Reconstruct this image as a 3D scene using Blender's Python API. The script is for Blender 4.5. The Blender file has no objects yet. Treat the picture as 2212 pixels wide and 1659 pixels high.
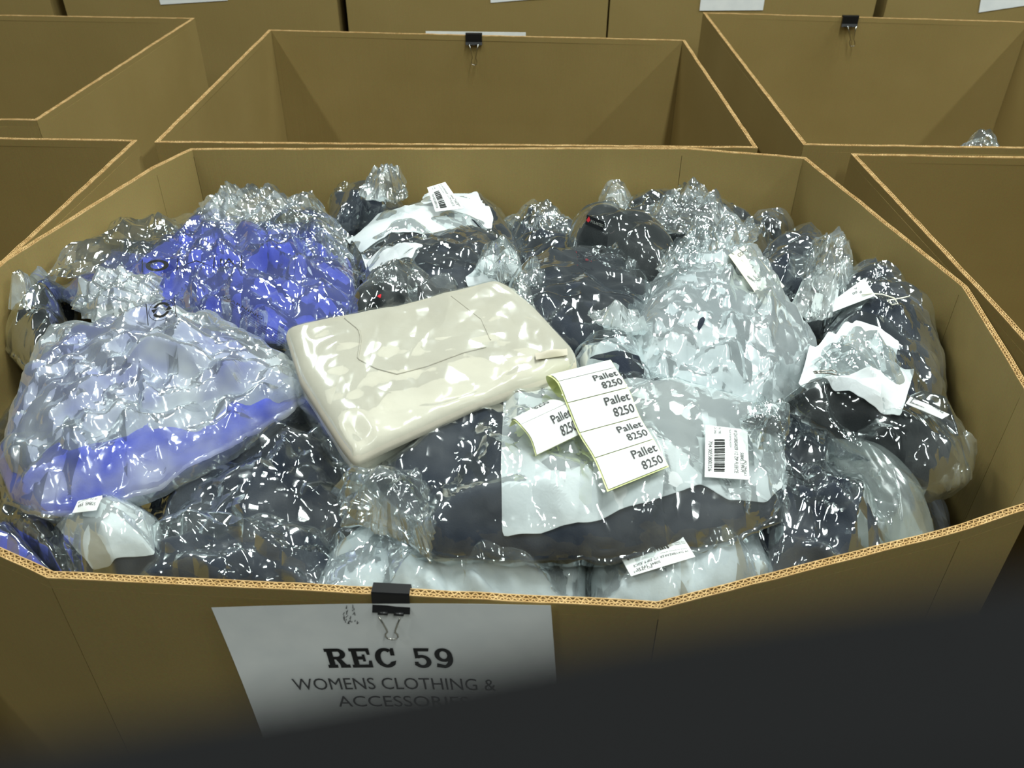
import bpy, math, random
import numpy as np
from mathutils import Matrix, Vector

# ------------------------------------------------------------------ camera
SC = bpy.context.scene
COL = SC.collection
F, W, H = 1800.0, 2212.0, 1659.0           # focal length in pixels of the 2212x1659 frame
TH, RO = math.radians(35.4), math.radians(0.5)
RIM = 1.05                                  # height of the carton rims above the floor
CAM = np.array([0.0, 0.0, RIM + 0.53])
_r, _u, _f = np.array([1., 0, 0]), np.array([0, math.sin(TH), math.cos(TH)]), np.array([0, math.cos(TH), -math.sin(TH)])
RIGHT = _r * math.cos(RO) + _u * math.sin(RO)
UP = -_r * math.sin(RO) + _u * math.cos(RO)
FWD = _f
cam = bpy.data.cameras.new('camera'); cam_o = bpy.data.objects.new('camera', cam); COL.objects.link(cam_o)
M = Matrix.Identity(4)
for i in range(3):
    M[i][0], M[i][1], M[i][2], M[i][3] = RIGHT[i], UP[i], -FWD[i], CAM[i]
cam_o.matrix_world = M
cam.sensor_width = 36.0; cam.lens = 36.0 * F / W
cam.clip_start = 0.002; cam.clip_end = 60
cam.dof.use_dof = True; cam.dof.focus_distance = 1.05; cam.dof.aperture_fstop = 10.5
SC.camera = cam_o
SC.view_settings.view_transform = 'Standard'; SC.view_settings.look = 'None'
SC.view_settings.gamma = 1.0; SC.view_settings.use_curve_mapping = False
SC.view_settings.exposure = 0.0
SC.cycles.transparent_max_bounces = 14
SC.cycles.max_bounces = 5
SC.cycles.diffuse_bounces = 3
SC.cycles.glossy_bounces = 2
SC.cycles.transmission_bounces = 3
SC.cycles.use_adaptive_sampling = True
SC.cycles.adaptive_threshold = 0.08
SC.cycles.sample_clamp_indirect = 6.0

# ------------------------------------------------------------------ light: dim warehouse air, strip lamps overhead, extra ones added as fill and for glints
wd = bpy.data.worlds.new('warehouse_air'); SC.world = wd; wd.use_nodes = True
wd.node_tree.nodes['Background'].inputs[0].default_value = (0.80, 0.92, 0.90, 1)
wd.node_tree.nodes['Background'].inputs[1].default_value = 0.07
def strip_and_fill_light(x, y, z, sx, sy, e):
    l = bpy.data.lights.new('strip_and_fill_light', 'AREA'); l.shape = 'RECTANGLE'; l.size = sx; l.size_y = sy
    l.energy = e; l.color = (0.93, 1.0, 0.96)
    o = bpy.data.objects.new('strip_and_fill_light', l); COL.objects.link(o); o.location = (x, y, z)
for (x, y, e) in ((-2.4, -1.3, 34), (-2.4, 0.8, 52), (-2.4, 3.7, 50), (0.7, -1.5, 46), (0.7, 0.7, 100), (0.7, 3.3, 60), (3.4, -0.9, 46), (3.4, 1.6, 105)):  # the lamps behind the camera are added to brighten the carton front
    strip_and_fill_light(x, y, RIM + 3.4, 0.16, 1.3, e)

# ------------------------------------------------------------------ projection helpers
def rays(px):
    px = np.atleast_2d(np.asarray(px, float))
    return FWD[None] + RIGHT[None] * ((px[:, 0] - W / 2) / F)[:, None] - UP[None] * ((px[:, 1] - H / 2) / F)[:, None]
def on_h(px, h):
    """points where the sight lines meet the level h metres above the rims"""
    d = rays(px); t = (RIM + h - CAM[2]) / d[:, 2]
    return CAM[None] + d * np.asarray(t)[:, None]
def on_y(px, y):
    d = rays(px); t = y / d[:, 1]
    return CAM[None] + d * t[:, None]
def on_surf(px, fn, hi=0.22, lo=-0.45, n=45):
    """first meeting of each sight line with the height field fn(x, y) (metres above the rims)"""
    px = np.atleast_2d(np.asarray(px, float)); d = rays(px)
    at_ = lambda h: CAM[None] + d * ((RIM + h - CAM[2]) / d[:, 2])[:, None]
    above = np.full(len(px), hi); below = np.full(len(px), lo); done = np.zeros(len(px), bool)
    for h in np.linspace(hi, lo, n):
        p = at_(h); hit = fn(p[:, 0], p[:, 1]) >= h
        below[hit & ~done] = h; done |= hit; above[~done] = h
        if done.all(): break
    for _ in range(9):
        m = 0.5 * (above + below); p = at_(m); hit = fn(p[:, 0], p[:, 1]) >= m
        below = np.where(hit, m, below); above = np.where(hit, above, m)
    return at_(below)

# ------------------------------------------------------------------ noise
def _hash(ix, iy, s):
    n = (ix.astype(np.int64) * 374761393 + iy.astype(np.int64) * 668265263 + s * 974634777) & 0x7fffffff
    n = ((n ^ (n >> 13)) * 1274126177) & 0x7fffffff
    return ((n ^ (n >> 16)) & 0xffff) / 65535.0
def vn(x, y, s=0):
    ix, iy = np.floor(x), np.floor(y); fx, fy = x - ix, y - iy
    fx, fy = fx * fx * (3 - 2 * fx), fy * fy * (3 - 2 * fy)
    a, b = _hash(ix, iy, s), _hash(ix + 1, iy, s); c, d = _hash(ix, iy + 1, s), _hash(ix + 1, iy + 1, s)
    return (a + (b - a) * fx) * (1 - fy) + (c + (d - c) * fx) * fy
def fbm(x, y, s=0, o=3):
    v, a = 0, 0.5
    for k in range(o):
        v = v + a * (vn(x * 2**k, y * 2**k, s + k * 17) - 0.5); a *= 0.5
    return v
def crease(x, y, seed, n=7, f0=7, f1=40, slope=0.22, warp=0.8):
    """sharp straight creases with flat facets between them, as in crumpled film"""
    rg = random.Random(seed); v = 0
    for k in range(n):
        a = rg.random() * math.pi; f = math.exp(rg.uniform(math.log(f0), math.log(f1)))
        w = warp * fbm(x * 9 + k * 3.1, y * 9 - k * 1.7, seed + k, 2) * 2
        t = (x * math.cos(a) + y * math.sin(a)) * f + rg.random() * 10 + w
        tri = np.abs(t - np.floor(t) - 0.5) * 2 - 0.5
        m = np.clip(vn(x * 7 + k * 5, y * 7 + k * 9, seed + 31 * k) * 2.2 - 0.55, 0, 1)
        v = v + tri * m * slope / (2 * f)
    return v
def sm(a, b, x):
    t = np.clip((x - a) / (b - a), 0, 1); return t * t * (3 - 2 * t)

# ------------------------------------------------------------------ mesh helpers
def mesh_obj(name, v, f, mat, parent=None, smooth=True, crisp=None):
    v = np.asarray(v, float)
    if parent is not None:
        v = v - np.array(parent['_o'])
    me = bpy.data.meshes.new(name)
    if isinstance(f, np.ndarray): f = [f]
    if isinstance(f[0], np.ndarray) and f[0].ndim == 2:
        st = np.concatenate([np.full(len(q_), q_.shape[1]) for q_ in f]); nl = int(st.sum())
        me.vertices.add(len(v)); me.vertices.foreach_set('co', v.astype(np.float32).ravel())
        me.loops.add(nl); me.loops.foreach_set('vertex_index', np.concatenate([q_.ravel() for q_ in f]).astype(np.int32))
        me.polygons.add(len(st)); me.polygons.foreach_set('loop_start', np.r_[0, np.cumsum(st)[:-1]].astype(np.int32))
        me.update(calc_edges=True)
    else:
        me.from_pydata([tuple(p) for p in v], [], [tuple(q) for q in f]); me.update()
    me.polygons.foreach_set('use_smooth', np.full(len(me.polygons), smooth))
    if crisp: me.set_sharp_from_angle(angle=math.radians(crisp))
    me.materials.append(mat)
    o = bpy.data.objects.new(name, me); COL.objects.link(o)
    if parent is not None: o.parent = parent
    return o
def thing(name, label, cat, loc, group=None):
    o = bpy.data.objects.new(name, None); COL.objects.link(o)
    o.location = tuple(loc); o['_o'] = [float(c) for c in loc]
    o.empty_display_size = 0.02
    o['label'] = label; o['category'] = cat
    if group: o['group'] = group
    return o
def tag(o, label, cat, group=None, kind=None):
    if label: o['label'] = label
    if cat: o['category'] = cat
    if group: o['group'] = group
    if kind: o['kind'] = kind
    return o
def grid_faces(nu, nv, wrap_u=False):
    fs = []
    for j in range(nv - 1):
        i = np.arange(nu if wrap_u else nu - 1); i2 = (i + 1) % nu
        fs.append(np.stack([j * nu + i, j * nu + i2, (j + 1) * nu + i2, (j + 1) * nu + i], 1))
    return np.concatenate(fs)
def tube(path, r, n=8, closed=False):
    path = [Vector(p) for p in path]; vs, fs = [], []
    m = len(path)
    for i, p in enumerate(path):
        a = path[(i - 1) % m] if (closed or i) else p; b = path[(i + 1) % m] if (closed or i < m - 1) else p
        t = (b - a).normalized(); ref = Vector((0, 0, 1)) if abs(t.z) < 0.9 else Vector((1, 0, 0))
        s = t.cross(ref).normalized(); q = s.cross(t)
        rr = r[i] if isinstance(r, (list, tuple)) else r
        for k in range(n):
            an = 2 * math.pi * k / n; vs.append(p + (s * math.cos(an) + q * math.sin(an)) * rr)
    for i in range(m if closed else m - 1):
        for k in range(n):
            a, b = i * n + k, i * n + (k + 1) % n; c, d = ((i + 1) % m) * n + (k + 1) % n, ((i + 1) % m) * n + k
            fs.append((a, b, c, d))
    if not closed:
        fs.append(tuple(range(n))[::-1]); fs.append(tuple((m - 1) * n + k for k in range(n)))
    return vs, fs

# ------------------------------------------------------------------ materials
def srgb(r, g, b):
    f = lambda c: (c / 255 / 12.92) if c / 255 <= 0.04045 else ((c / 255 + 0.055) / 1.055) ** 2.4
    return (f(r), f(g), f(b), 1)
def newmat(name):
    m = bpy.data.materials.new(name); m.use_nodes = True; nt = m.node_tree; nt.nodes.clear()
    out = nt.nodes.new('ShaderNodeOutputMaterial')
    return m, nt, out
def N(nt, t, **kw):
    n = nt.nodes.new(t)
    for k, v in kw.items():
        if k.startswith('i_'): n.inputs[k[2:].replace('_', ' ')].default_value = v
        else: setattr(n, k, v)
    return n
def coords(nt, scale=(1, 1, 1)):
    tc = N(nt, 'ShaderNodeTexCoord'); mp = N(nt, 'ShaderNodeMapping'); mp.inputs['Scale'].default_value = scale
    nt.links.new(tc.outputs['Object'], mp.inputs['Vector']); return mp.outputs['Vector']
def principled(name, col, rough=0.6, spec=0.3, metal=0.0, col2=None, nscale=20, bump=0.0, bscale=80, sheen=0.0, stretch=(1, 1, 1), trans=0.0):
    m, nt, out = newmat(name)
    p = N(nt, 'ShaderNodeBsdfPrincipled'); p.inputs['Base Color'].default_value = col
    p.inputs['Roughness'].default_value = rough; p.inputs['Specular IOR Level'].default_value = spec; p.inputs['Metallic'].default_value = metal
    if sheen: p.inputs['Sheen Weight'].default_value = sheen
    v = coords(nt, stretch)
    if col2 is not None:
        n = N(nt, 'ShaderNodeTexNoise'); n.inputs['Scale'].default_value = nscale; n.inputs['Detail'].default_value = 4
        nt.links.new(v, n.inputs['Vector'])
        mx = N(nt, 'ShaderNodeMix', data_type='RGBA'); mx.inputs[6].default_value = col; mx.inputs[7].default_value = col2
        rm = N(nt, 'ShaderNodeMapRange'); rm.inputs[1].default_value = 0.35; rm.inputs[2].default_value = 0.65
        nt.links.new(n.outputs[0], rm.inputs[0]); nt.links.new(rm.outputs[0], mx.inputs[0]); nt.links.new(mx.outputs[2], p.inputs['Base Color'])
    if bump:
        n = N(nt, 'ShaderNodeTexNoise'); n.inputs['Scale'].default_value = bscale; n.inputs['Detail'].default_value = 5
        nt.links.new(v, n.inputs['Vector'])
        b = N(nt, 'ShaderNodeBump'); b.inputs['Strength'].default_value = bump; b.inputs['Distance'].default_value = 0.01
        nt.links.new(n.outputs[0], b.inputs['Height']); nt.links.new(b.outputs[0], p.inputs['Normal'])
    last = p.outputs[0]
    if trans:
        t = N(nt, 'ShaderNodeBsdfTranslucent'); t.inputs[0].default_value = col
        mx2 = N(nt, 'ShaderNodeMixShader'); mx2.inputs[0].default_value = trans
        nt.links.new(last, mx2.inputs[1]); nt.links.new(t.outputs[0], mx2.inputs[2]); last = mx2.outputs[0]
    nt.links.new(last, out.inputs[0]); return m
def film_mat(name, milk=0.1, milkvar=0.15, gloss=1.0, rough=0.1, bump=0.5, tint=(0.96, 0.98, 0.98, 1), fine=1.0, veil=(0.85, 0.9, 0.9, 1)):
    """thin polythene: mostly see-through, a milky veil, crinkled glossy skin"""
    m, nt, out = newmat(name); L = nt.links.new
    v = coords(nt)
    v1 = N(nt, 'ShaderNodeTexVoronoi', feature='F1'); v1.inputs['Scale'].default_value = 40; L(v, v1.inputs['Vector'])
    wv = N(nt, 'ShaderNodeTexWave', wave_type='BANDS', bands_direction='DIAGONAL', wave_profile='TRI'); wv.inputs['Scale'].default_value = 7; wv.inputs['Distortion'].default_value = 5
    wv.inputs['Detail'].default_value = 1.5; wv.inputs['Detail Scale'].default_value = 1.2; L(v, wv.inputs['Vector'])
    w2 = N(nt, 'ShaderNodeTexWave', wave_type='BANDS', bands_direction='X', wave_profile='TRI'); w2.inputs['Scale'].default_value = 11; w2.inputs['Distortion'].default_value = 4
    w2.inputs['Detail'].default_value = 1.5; w2.inputs['Detail Scale'].default_value = 0.8; L(v, w2.inputs['Vector'])
    mw = N(nt, 'ShaderNodeMath', operation='MULTIPLY'); mw.inputs[1].default_value = 0.5; L(wv.outputs['Fac'], mw.inputs[0])
    m5 = N(nt, 'ShaderNodeMath', operation='MULTIPLY_ADD'); m5.inputs[1].default_value = 0.28; L(w2.outputs['Fac'], m5.inputs[0]); L(mw.outputs[0], m5.inputs[2])
    a2 = N(nt, 'ShaderNodeMath', operation='MULTIPLY_ADD'); a2.inputs[1].default_value = 0.28 * fine; L(v1.outputs['Distance'], a2.inputs[0]); L(m5.outputs[0], a2.inputs[2])
    bp = N(nt, 'ShaderNodeBump'); bp.inputs['Strength'].default_value = bump; bp.inputs['Distance'].default_value = 0.012; L(a2.outputs[0], bp.inputs['Height'])
    gl = N(nt, 'ShaderNodeBsdfGlossy'); gl.inputs['Roughness'].default_value = rough; gl.inputs['Color'].default_value = (0.95, 1, 1, 1); L(bp.outputs[0], gl.inputs['Normal'])
    tr = N(nt, 'ShaderNodeBsdfTransparent'); tr.inputs[0].default_value = tint
    df = N(nt, 'ShaderNodeBsdfDiffuse'); df.inputs[0].default_value = veil
    tl = N(nt, 'ShaderNodeBsdfTranslucent'); tl.inputs[0].default_value = veil
    md = N(nt, 'ShaderNodeMixShader'); md.inputs[0].default_value = 0.35; L(df.outputs[0], md.inputs[1]); L(tl.outputs[0], md.inputs[2])
    nm = N(nt, 'ShaderNodeTexNoise'); nm.inputs['Scale'].default_value = 11; nm.inputs['Detail'].default_value = 3; nm.inputs['Roughness'].default_value = 0.65; L(v, nm.inputs['Vector'])
    mr = N(nt, 'ShaderNodeMapRange'); mr.inputs[1].default_value = 0.38; mr.inputs[2].default_value = 0.68
    mr.inputs[3].default_value = max(0.0, milk - milkvar); mr.inputs[4].default_value = min(0.95, milk + milkvar); L(nm.outputs[0], mr.inputs[0])
    s1 = N(nt, 'ShaderNodeMixShader'); L(mr.outputs[0], s1.inputs[0]); L(tr.outputs[0], s1.inputs[1]); L(md.outputs[0], s1.inputs[2])
    fr = N(nt, 'ShaderNodeFresnel'); fr.inputs[0].default_value = 1.45; L(bp.outputs[0], fr.inputs['Normal'])
    fm = N(nt, 'ShaderNodeMath', operation='MULTIPLY_ADD', use_clamp=True); fm.inputs[1].default_value = 1.3 * gloss; fm.inputs[2].default_value = 0.015 * gloss; L(fr.outputs[0], fm.inputs[0])
    fx = N(nt, 'ShaderNodeMath', operation='MINIMUM'); fx.inputs[1].default_value = 0.6; L(fm.outputs[0], fx.inputs[0])
    s2 = N(nt, 'ShaderNodeMixShader'); L(fx.outputs[0], s2.inputs[0]); L(s1.outputs[0], s2.inputs[1]); L(gl.outputs[0], s2.inputs[2])
    L(s2.outputs[0], out.inputs[0]); return m
def card_mat():
    m, nt, out = newmat('kraft_board'); L = nt.links.new
    p = N(nt, 'ShaderNodeBsdfPrincipled'); p.inputs['Roughness'].default_value = 0.72; p.inputs['Specular IOR Level'].default_value = 0.2
    v = coords(nt)
    n1 = N(nt, 'ShaderNodeTexNoise'); n1.inputs['Scale'].default_value = 5; n1.inputs['Detail'].default_value = 6; L(v, n1.inputs['Vector'])
    n2 = N(nt, 'ShaderNodeTexNoise'); n2.inputs['Scale'].default_value = 420; n2.inputs['Detail'].default_value = 2; L(v, n2.inputs['Vector'])
    vs = coords(nt, (1, 1, 0.03)); n3 = N(nt, 'ShaderNodeTexNoise'); n3.inputs['Scale'].default_value = 160; L(vs, n3.inputs['Vector'])
    mx = N(nt, 'ShaderNodeMix', data_type='RGBA'); mx.inputs[6].default_value = srgb(137, 117, 69); mx.inputs[7].default_value = srgb(153, 133, 84); L(n1.outputs[0], mx.inputs[0])
    m2 = N(nt, 'ShaderNodeMix', data_type='RGBA', blend_type='OVERLAY'); m2.inputs[0].default_value = 0.16; L(mx.outputs[2], m2.inputs[6]); L(n2.outputs['Color'], m2.inputs[7])
    L(m2.outputs[2], p.inputs['Base Color'])
    b = N(nt, 'ShaderNodeBump'); b.inputs['Strength'].default_value = 0.12; b.inputs['Distance'].default_value = 0.003; L(n3.outputs[0], b.inputs['Height']); L(b.outputs[0], p.inputs['Normal'])
    L(p.outputs[0], out.inputs[0]); return m
CARD = card_mat()
EDGE = principled('board_edge', srgb(205, 172, 120), 0.8, 0.1, col2=srgb(178, 143, 92), nscale=90)
NAVY = principled('navy_fleece', srgb(34, 41, 54), 0.85, 0.15, col2=srgb(26, 31, 42), nscale=9, bump=0.12, bscale=500, sheen=0.25)
BLACKF = principled('black_fleece', srgb(27, 31, 33), 0.85, 0.15, col2=srgb(20, 23, 26), nscale=9, bump=0.12, bscale=500, sheen=0.15)
BLUE = principled('periwinkle_knit', srgb(76, 86, 184), 0.8, 0.15, col2=srgb(66, 75, 168), nscale=10, bump=0.1, bscale=260, sheen=0.2)
BEIGE = principled('beige_twill', srgb(200, 193, 177), 0.75, 0.2, col2=srgb(194, 186, 169), nscale=14, bump=0.08, bscale=60)
WHITEF = principled('white_knit', srgb(198, 205, 207), 0.8, 0.15, col2=srgb(178, 186, 191), nscale=16, bump=0.15, bscale=70)
TISSUE = principled('tissue_paper', srgb(236, 240, 240), 0.7, 0.2, col2=srgb(218, 224, 226), nscale=14, bump=0.3, bscale=30, trans=0.25)
PAPER = principled('white_paper', srgb(240, 242, 240), 0.55, 0.25, col2=srgb(232, 235, 234), nscale=30)
LINER = principled('yellow_liner', srgb(236, 240, 178), 0.45, 0.4, col2=srgb(228, 233, 168), nscale=30)
INK = principled('black_ink', srgb(30, 30, 30), 0.6, 0.2)
GREYINK = principled('grey_ink', srgb(70, 70, 70), 0.6, 0.2)
PALEINK = principled('pale_ink', srgb(170, 172, 165), 0.6, 0.2)
CREAM = principled('cream_card', srgb(228, 226, 208), 0.6, 0.25)
CLIPM = principled('black_clip', srgb(18, 18, 19), 0.38, 0.45)
WIRE = principled('clip_wire', srgb(190, 188, 180), 0.25, 0.5, metal=1.0)
RED = principled('red_cloth', srgb(214, 50, 62), 0.7, 0.2)
ZIP = principled('dark_zip', srgb(18, 19, 21), 0.35, 0.5)
STRING = principled('white_string', srgb(225, 222, 205), 0.8, 0.1)
FLOORM = principled('concrete', srgb(120, 118, 112), 0.6, 0.3, col2=srgb(98, 96, 92), nscale=3, bump=0.05)
WOOD = principled('pallet_wood', srgb(160, 128, 88), 0.8, 0.1, col2=srgb(130, 100, 66), nscale=12, stretch=(1, 8, 8))
HANDCOL = principled('hand_near_black', (0.009, 0.009, 0.0095, 1), 0.9, 0.05, bump=0.1, bscale=900)  # one near-black colour over the whole hand
F_CLEAR = film_mat('clear_film', 0.05, 0.06, 1.35, 0.075, 0.5)
F_TIGHT = film_mat('tight_clear_film', 0.035, 0.04, 0.9, 0.08, 0.25, fine=0.5)
F_CRUMP = film_mat('crumpled_film', 0.16, 0.16, 1.4, 0.09, 0.75)
F_MILK = film_mat('milky_film', 0.30, 0.26, 1.0, 0.12, 0.5)
F_HAZE = film_mat('hazy_film', 0.68, 0.28, 0.85, 0.13, 0.45, veil=(0.72, 0.78, 0.79, 1))
F_FROST = film_mat('frosted_film', 0.42, 0.12, 0.7, 0.2, 0.12, fine=0.2, veil=(0.55, 0.62, 0.6, 1))
F_WARM = film_mat('beige_bag_film', 0.03, 0.03, 0.2, 0.16, 0.12, fine=0.3)

# ------------------------------------------------------------------ structure: floor
mesh_obj('floor', [(-6, -3, 0), (6, -3, 0), (6, 8, 0), (-6, 8, 0)], [(0, 1, 2, 3)], FLOORM, smooth=False)['kind'] = 'structure'

# ------------------------------------------------------------------ cartons
T = 0.0075
def offset_poly(pts, d):
    n = len(pts); out = []
    for i in range(n):
        a, b, c = pts[i - 1], pts[i], pts[(i + 1) % n]
        e1 = (b - a) / np.linalg.norm(b - a); e2 = (c - b) / np.linalg.norm(c - b)
        n1, n2 = np.array([e1[1], -e1[0]]), np.array([e2[1], -e2[0]])
        m = n1 + n2; m /= max(1e-6, np.linalg.norm(m)); out.append(b + m * d / max(0.35, m @ n1))
    return np.array(out)
def carton(name, label, rim, top=RIM, bottom=0.13, folds=None, seed=0, pallet=True, sway=0.004, flutes=True):
    """rim: counter-clockwise corner points (x, y) of the inner wall line; one panel between each two"""
    rim = [np.array(p, float) for p in rim]
    c = np.mean(rim, 0); root = thing(name, label, 'box', (c[0], c[1], 0.0), 'cartons in the warehouse')
    outer = offset_poly(rim, T); n = len(rim)
    for i in range(n):
        a, b, ao, bo = rim[i], rim[(i + 1) % n], outer[i], outer[(i + 1) % n]
        L = np.linalg.norm(b - a); nu = max(2, int(L / 0.05)); nv = 9
        us = np.linspace(0.0004 / L, 1 - 0.0004 / L, nu); zs = np.linspace(top - 0.013, bottom, nv)
        nn = np.array([(b - a)[1], -(b - a)[0]]) / L
        def side(p, q, s):
            U, Z = np.meshgrid(us, zs); X = p[0] + (q[0] - p[0]) * U; Y = p[1] + (q[1] - p[1]) * U
            bul = sway * np.sin(np.pi * U) * np.sin(np.pi * (top - Z) / (top - bottom)) * (2 + 2 * vn(Z * 0 + i, Z * 0 + seed, seed))
            return np.stack([(X + nn[0] * bul).ravel(), (Y + nn[1] * bul).ravel(), Z.ravel()], 1)
        vi, vo = side(a, b, 0), side(ao, bo, 1)
        f1 = grid_faces(nu, nv); k = nu * nv
        f2 = grid_faces(nu, nv)[:, ::-1] + k
        rim_f = []
        for j in range(nu - 1):
            rim_f += [(j, j + k, j + 1 + k, j + 1), ((nv - 1) * nu + j, (nv - 1) * nu + j + 1, (nv - 1) * nu + j + 1 + k, (nv - 1) * nu + j + k)]
        for j in range(nv - 1):
            rim_f += [(j * nu, (j + 1) * nu, (j + 1) * nu + k, j * nu + k), (j * nu + nu - 1, j * nu + nu - 1 + k, (j + 1) * nu + nu - 1 + k, (j + 1) * nu + nu - 1)]
        mesh_obj('panel', np.concatenate([vi, vo]), np.concatenate([f1, f2, np.array(rim_f)]), CARD, root, smooth=False)
    # open corrugated edge: three liners with two rows of flutes between
    vs, fs = [], []
    def ribbon(pts, wob, al):
        b0 = len(vs)
        for j, p in enumerate(pts):
            dz = wob * (vn(np.array(j * 0.13), np.array(0.3), seed + 5) - 0.5)
            for q_, z_ in ((p - al, top - 0.0135), (p - al, top + float(dz)), (p + al, top + float(dz)), (p + al, top - 0.0135)): vs.append((q_[0], q_[1], z_))
        for j in range(len(pts) - 1):
            for k in range(3): fs.append((b0 + 4 * j + k, b0 + 4 * j + 4 + k, b0 + 4 * j + 5 + k, b0 + 4 * j + 1 + k))
    lv, lf = [], []
    def thick(p0, p1, th, wob, vs, fs, lo_z, hi_z):
        L = np.linalg.norm(p1 - p0); m = max(2, int(L / 0.02)); nn = np.array([(p1 - p0)[1], -(p1 - p0)[0]]) / L * th / 2
        b0 = len(vs)
        for j in range(m + 1):
            p = p0 + (p1 - p0) * j / m; dz = wob * (float(vn(np.array(p[0] * 40), np.array(p[1] * 40), seed)) - 0.5)
            for q, z in ((p - nn, top + lo_z + (dz if lo_z > -0.01 else 0)), (p - nn, top + hi_z + dz), (p + nn, top + hi_z + dz), (p + nn, top + lo_z + (dz if lo_z > -0.01 else 0))): vs.append((q[0], q[1], z))
        for j in range(m):
            for k in range(3): fs.append((b0 + 4 * j + k, b0 + 4 * j + 4 + k, b0 + 4 * j + 5 + k, b0 + 4 * j + 1 + k))
    for i in range(n):
        a, b, ao, bo = rim[i], rim[(i + 1) % n], outer[i], outer[(i + 1) % n]
        for fr_ in (0.06, 0.55, 0.94):
            thick(a + (ao - a) * fr_, b + (bo - b) * fr_, 0.0008, 0.0014, lv, lf, -0.0135, -0.0012)
            thick(a + (ao - a) * fr_, b + (bo - b) * fr_, 0.0008, 0.0014, vs, fs, -0.0012, 0.0)
        if flutes:
            for (f0, f1, pitch) in ((0.08, 0.53, 0.0068), (0.57, 0.92, 0.0050)):
                m = int(np.linalg.norm(b - a) / pitch * 2)
                ribbon([(a + (ao - a) * (f0 if j % 2 else f1)) + ((b + (bo - b) * (f0 if j % 2 else f1)) - (a + (ao - a) * (f0 if j % 2 else f1))) * j / m for j in range(m + 1)], 0.0006, (b - a) / np.linalg.norm(b - a) * 0.0006)
    mesh_obj('edge_liners', lv, lf, CARD, root, smooth=False)['kind'] = 'stuff'
    e = mesh_obj('corrugated_edge', vs, fs, EDGE, root, smooth=False); e['kind'] = 'stuff'
    mesh_obj('carton_floor', [(p[0], p[1], bottom + z) for z in (0.0, 0.006) for p in rim], [tuple(range(n))[::-1], tuple(range(n, 2 * n))], CARD, root, smooth=False)
    if pallet:
        lo, hi = np.min(rim, 0), np.max(rim, 0)
        for k, y in enumerate((lo[1] + 0.06, c[1], hi[1] - 0.06)):
            x0, x1 = lo[0] + 0.02, hi[0] - 0.02
            bx_ = [(x, yy, z) for x in (x0, x1) for yy in (y - 0.05, y + 0.05) for z in (0.0, bottom)]
            mesh_obj('pallet_beam', bx_, [(0, 1, 3, 2), (4, 6, 7, 5), (0, 4, 5, 1), (2, 3, 7, 6), (0, 2, 6, 4), (1, 5, 7, 3)], WOOD, root, smooth=False)
    return root
def wp(*px): return [tuple(p[:2]) for p in on_h(px, 0.0)]

P_ = wp((1475, 321), (1735, 342), (2000, 562), (2078, 618), (2212, 838), (2212, 1086), (2070, 1133), (1420, 1298), (115, 1233), (0, 1188), (0, 572), (335, 362), (415, 323))
main_rim = [P_[12], P_[11], P_[10], (-0.73, 0.80), (-0.66, 0.60), P_[8], P_[7], P_[6], P_[5], (0.535, 0.655), P_[4], P_[3], P_[1], P_[0]]
FRONT_A, FRONT_B = np.array(P_[8]), np.array(P_[7])
box_main = carton('open_carton', 'large open cardboard carton heaped with bagged clothes, black clip and sign on its front', main_rim, seed=1, sway=0.0)
q = wp((583, 68), (340, 309), (1630, 321), (1476, 90))
carton('open_carton', 'empty open carton directly behind the heaped one, black clip on its far wall', [(p[0], p[1] + 0.012) for p in q], seed=2)
q = wp((1525, 28), (1742, 310), (2212, 318), (2203, 48))
carton('open_carton', 'open carton with black clip and a bit of plastic inside, right of the empty one', [q[0], q[1], (q[2][0] + 0.55, q[2][1] - 0.01), (q[3][0] + 0.03, q[3][1])], seed=3)
q = wp((1850, 335), (2010, 500), (2212, 742), (2212, 346))
carton('open_carton', 'carton touching the bulging right side of the heaped one', [q[0], (q[0][0] + 0.002, 0.95), (0.615, 0.42), (1.75, 0.42), (1.75, q[3][1] - 0.01)], seed=4)
q = wp((0, 30), (0, 257), (75, 257), (413, 40))
carton('open_carton', 'open carton at the upper left, its thin pale rim sloping down', [(q[0][0] - 0.55, q[0][1]), (q[1][0] - 0.3, q[1][1]), q[2], q[3]], seed=5)
q = wp((0, 291), (25, 543), (285, 305))
carton('open_carton', 'carton with a torn corner touching the left side of the heaped one', [(-1.75, q[0][1]), (-1.75, 0.42), (-0.712, 0.42), (q[1][0], q[1][1]), q[2]], seed=6)
# row of taller cartons behind: only their front walls show, with gaps between
BY = 2.82
edges = [(-300, 118), (155, 728), (757, 1306), (1320, 1877), (1910, 2480)]
names = ('at the far left behind the sloping rim', 'second from the left in the far row, white sheet at its top', 'in the middle of the far row behind the clip',
         'fourth from the left in the far row, behind the clipped corner carton', 'at the far right of the far row')
for k, (x0, x1) in enumerate(edges):
    a, b = on_y([(x0, 40), (x1, 40)], BY)[:, 0]
    carton('tall_carton', 'tall cardboard carton ' + names[k], [(a, BY + 0.85), (a, BY), (b, BY), (b, BY + 0.85)], top=RIM + 0.22, seed=10 + k, flutes=False, sway=0.002)

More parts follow.
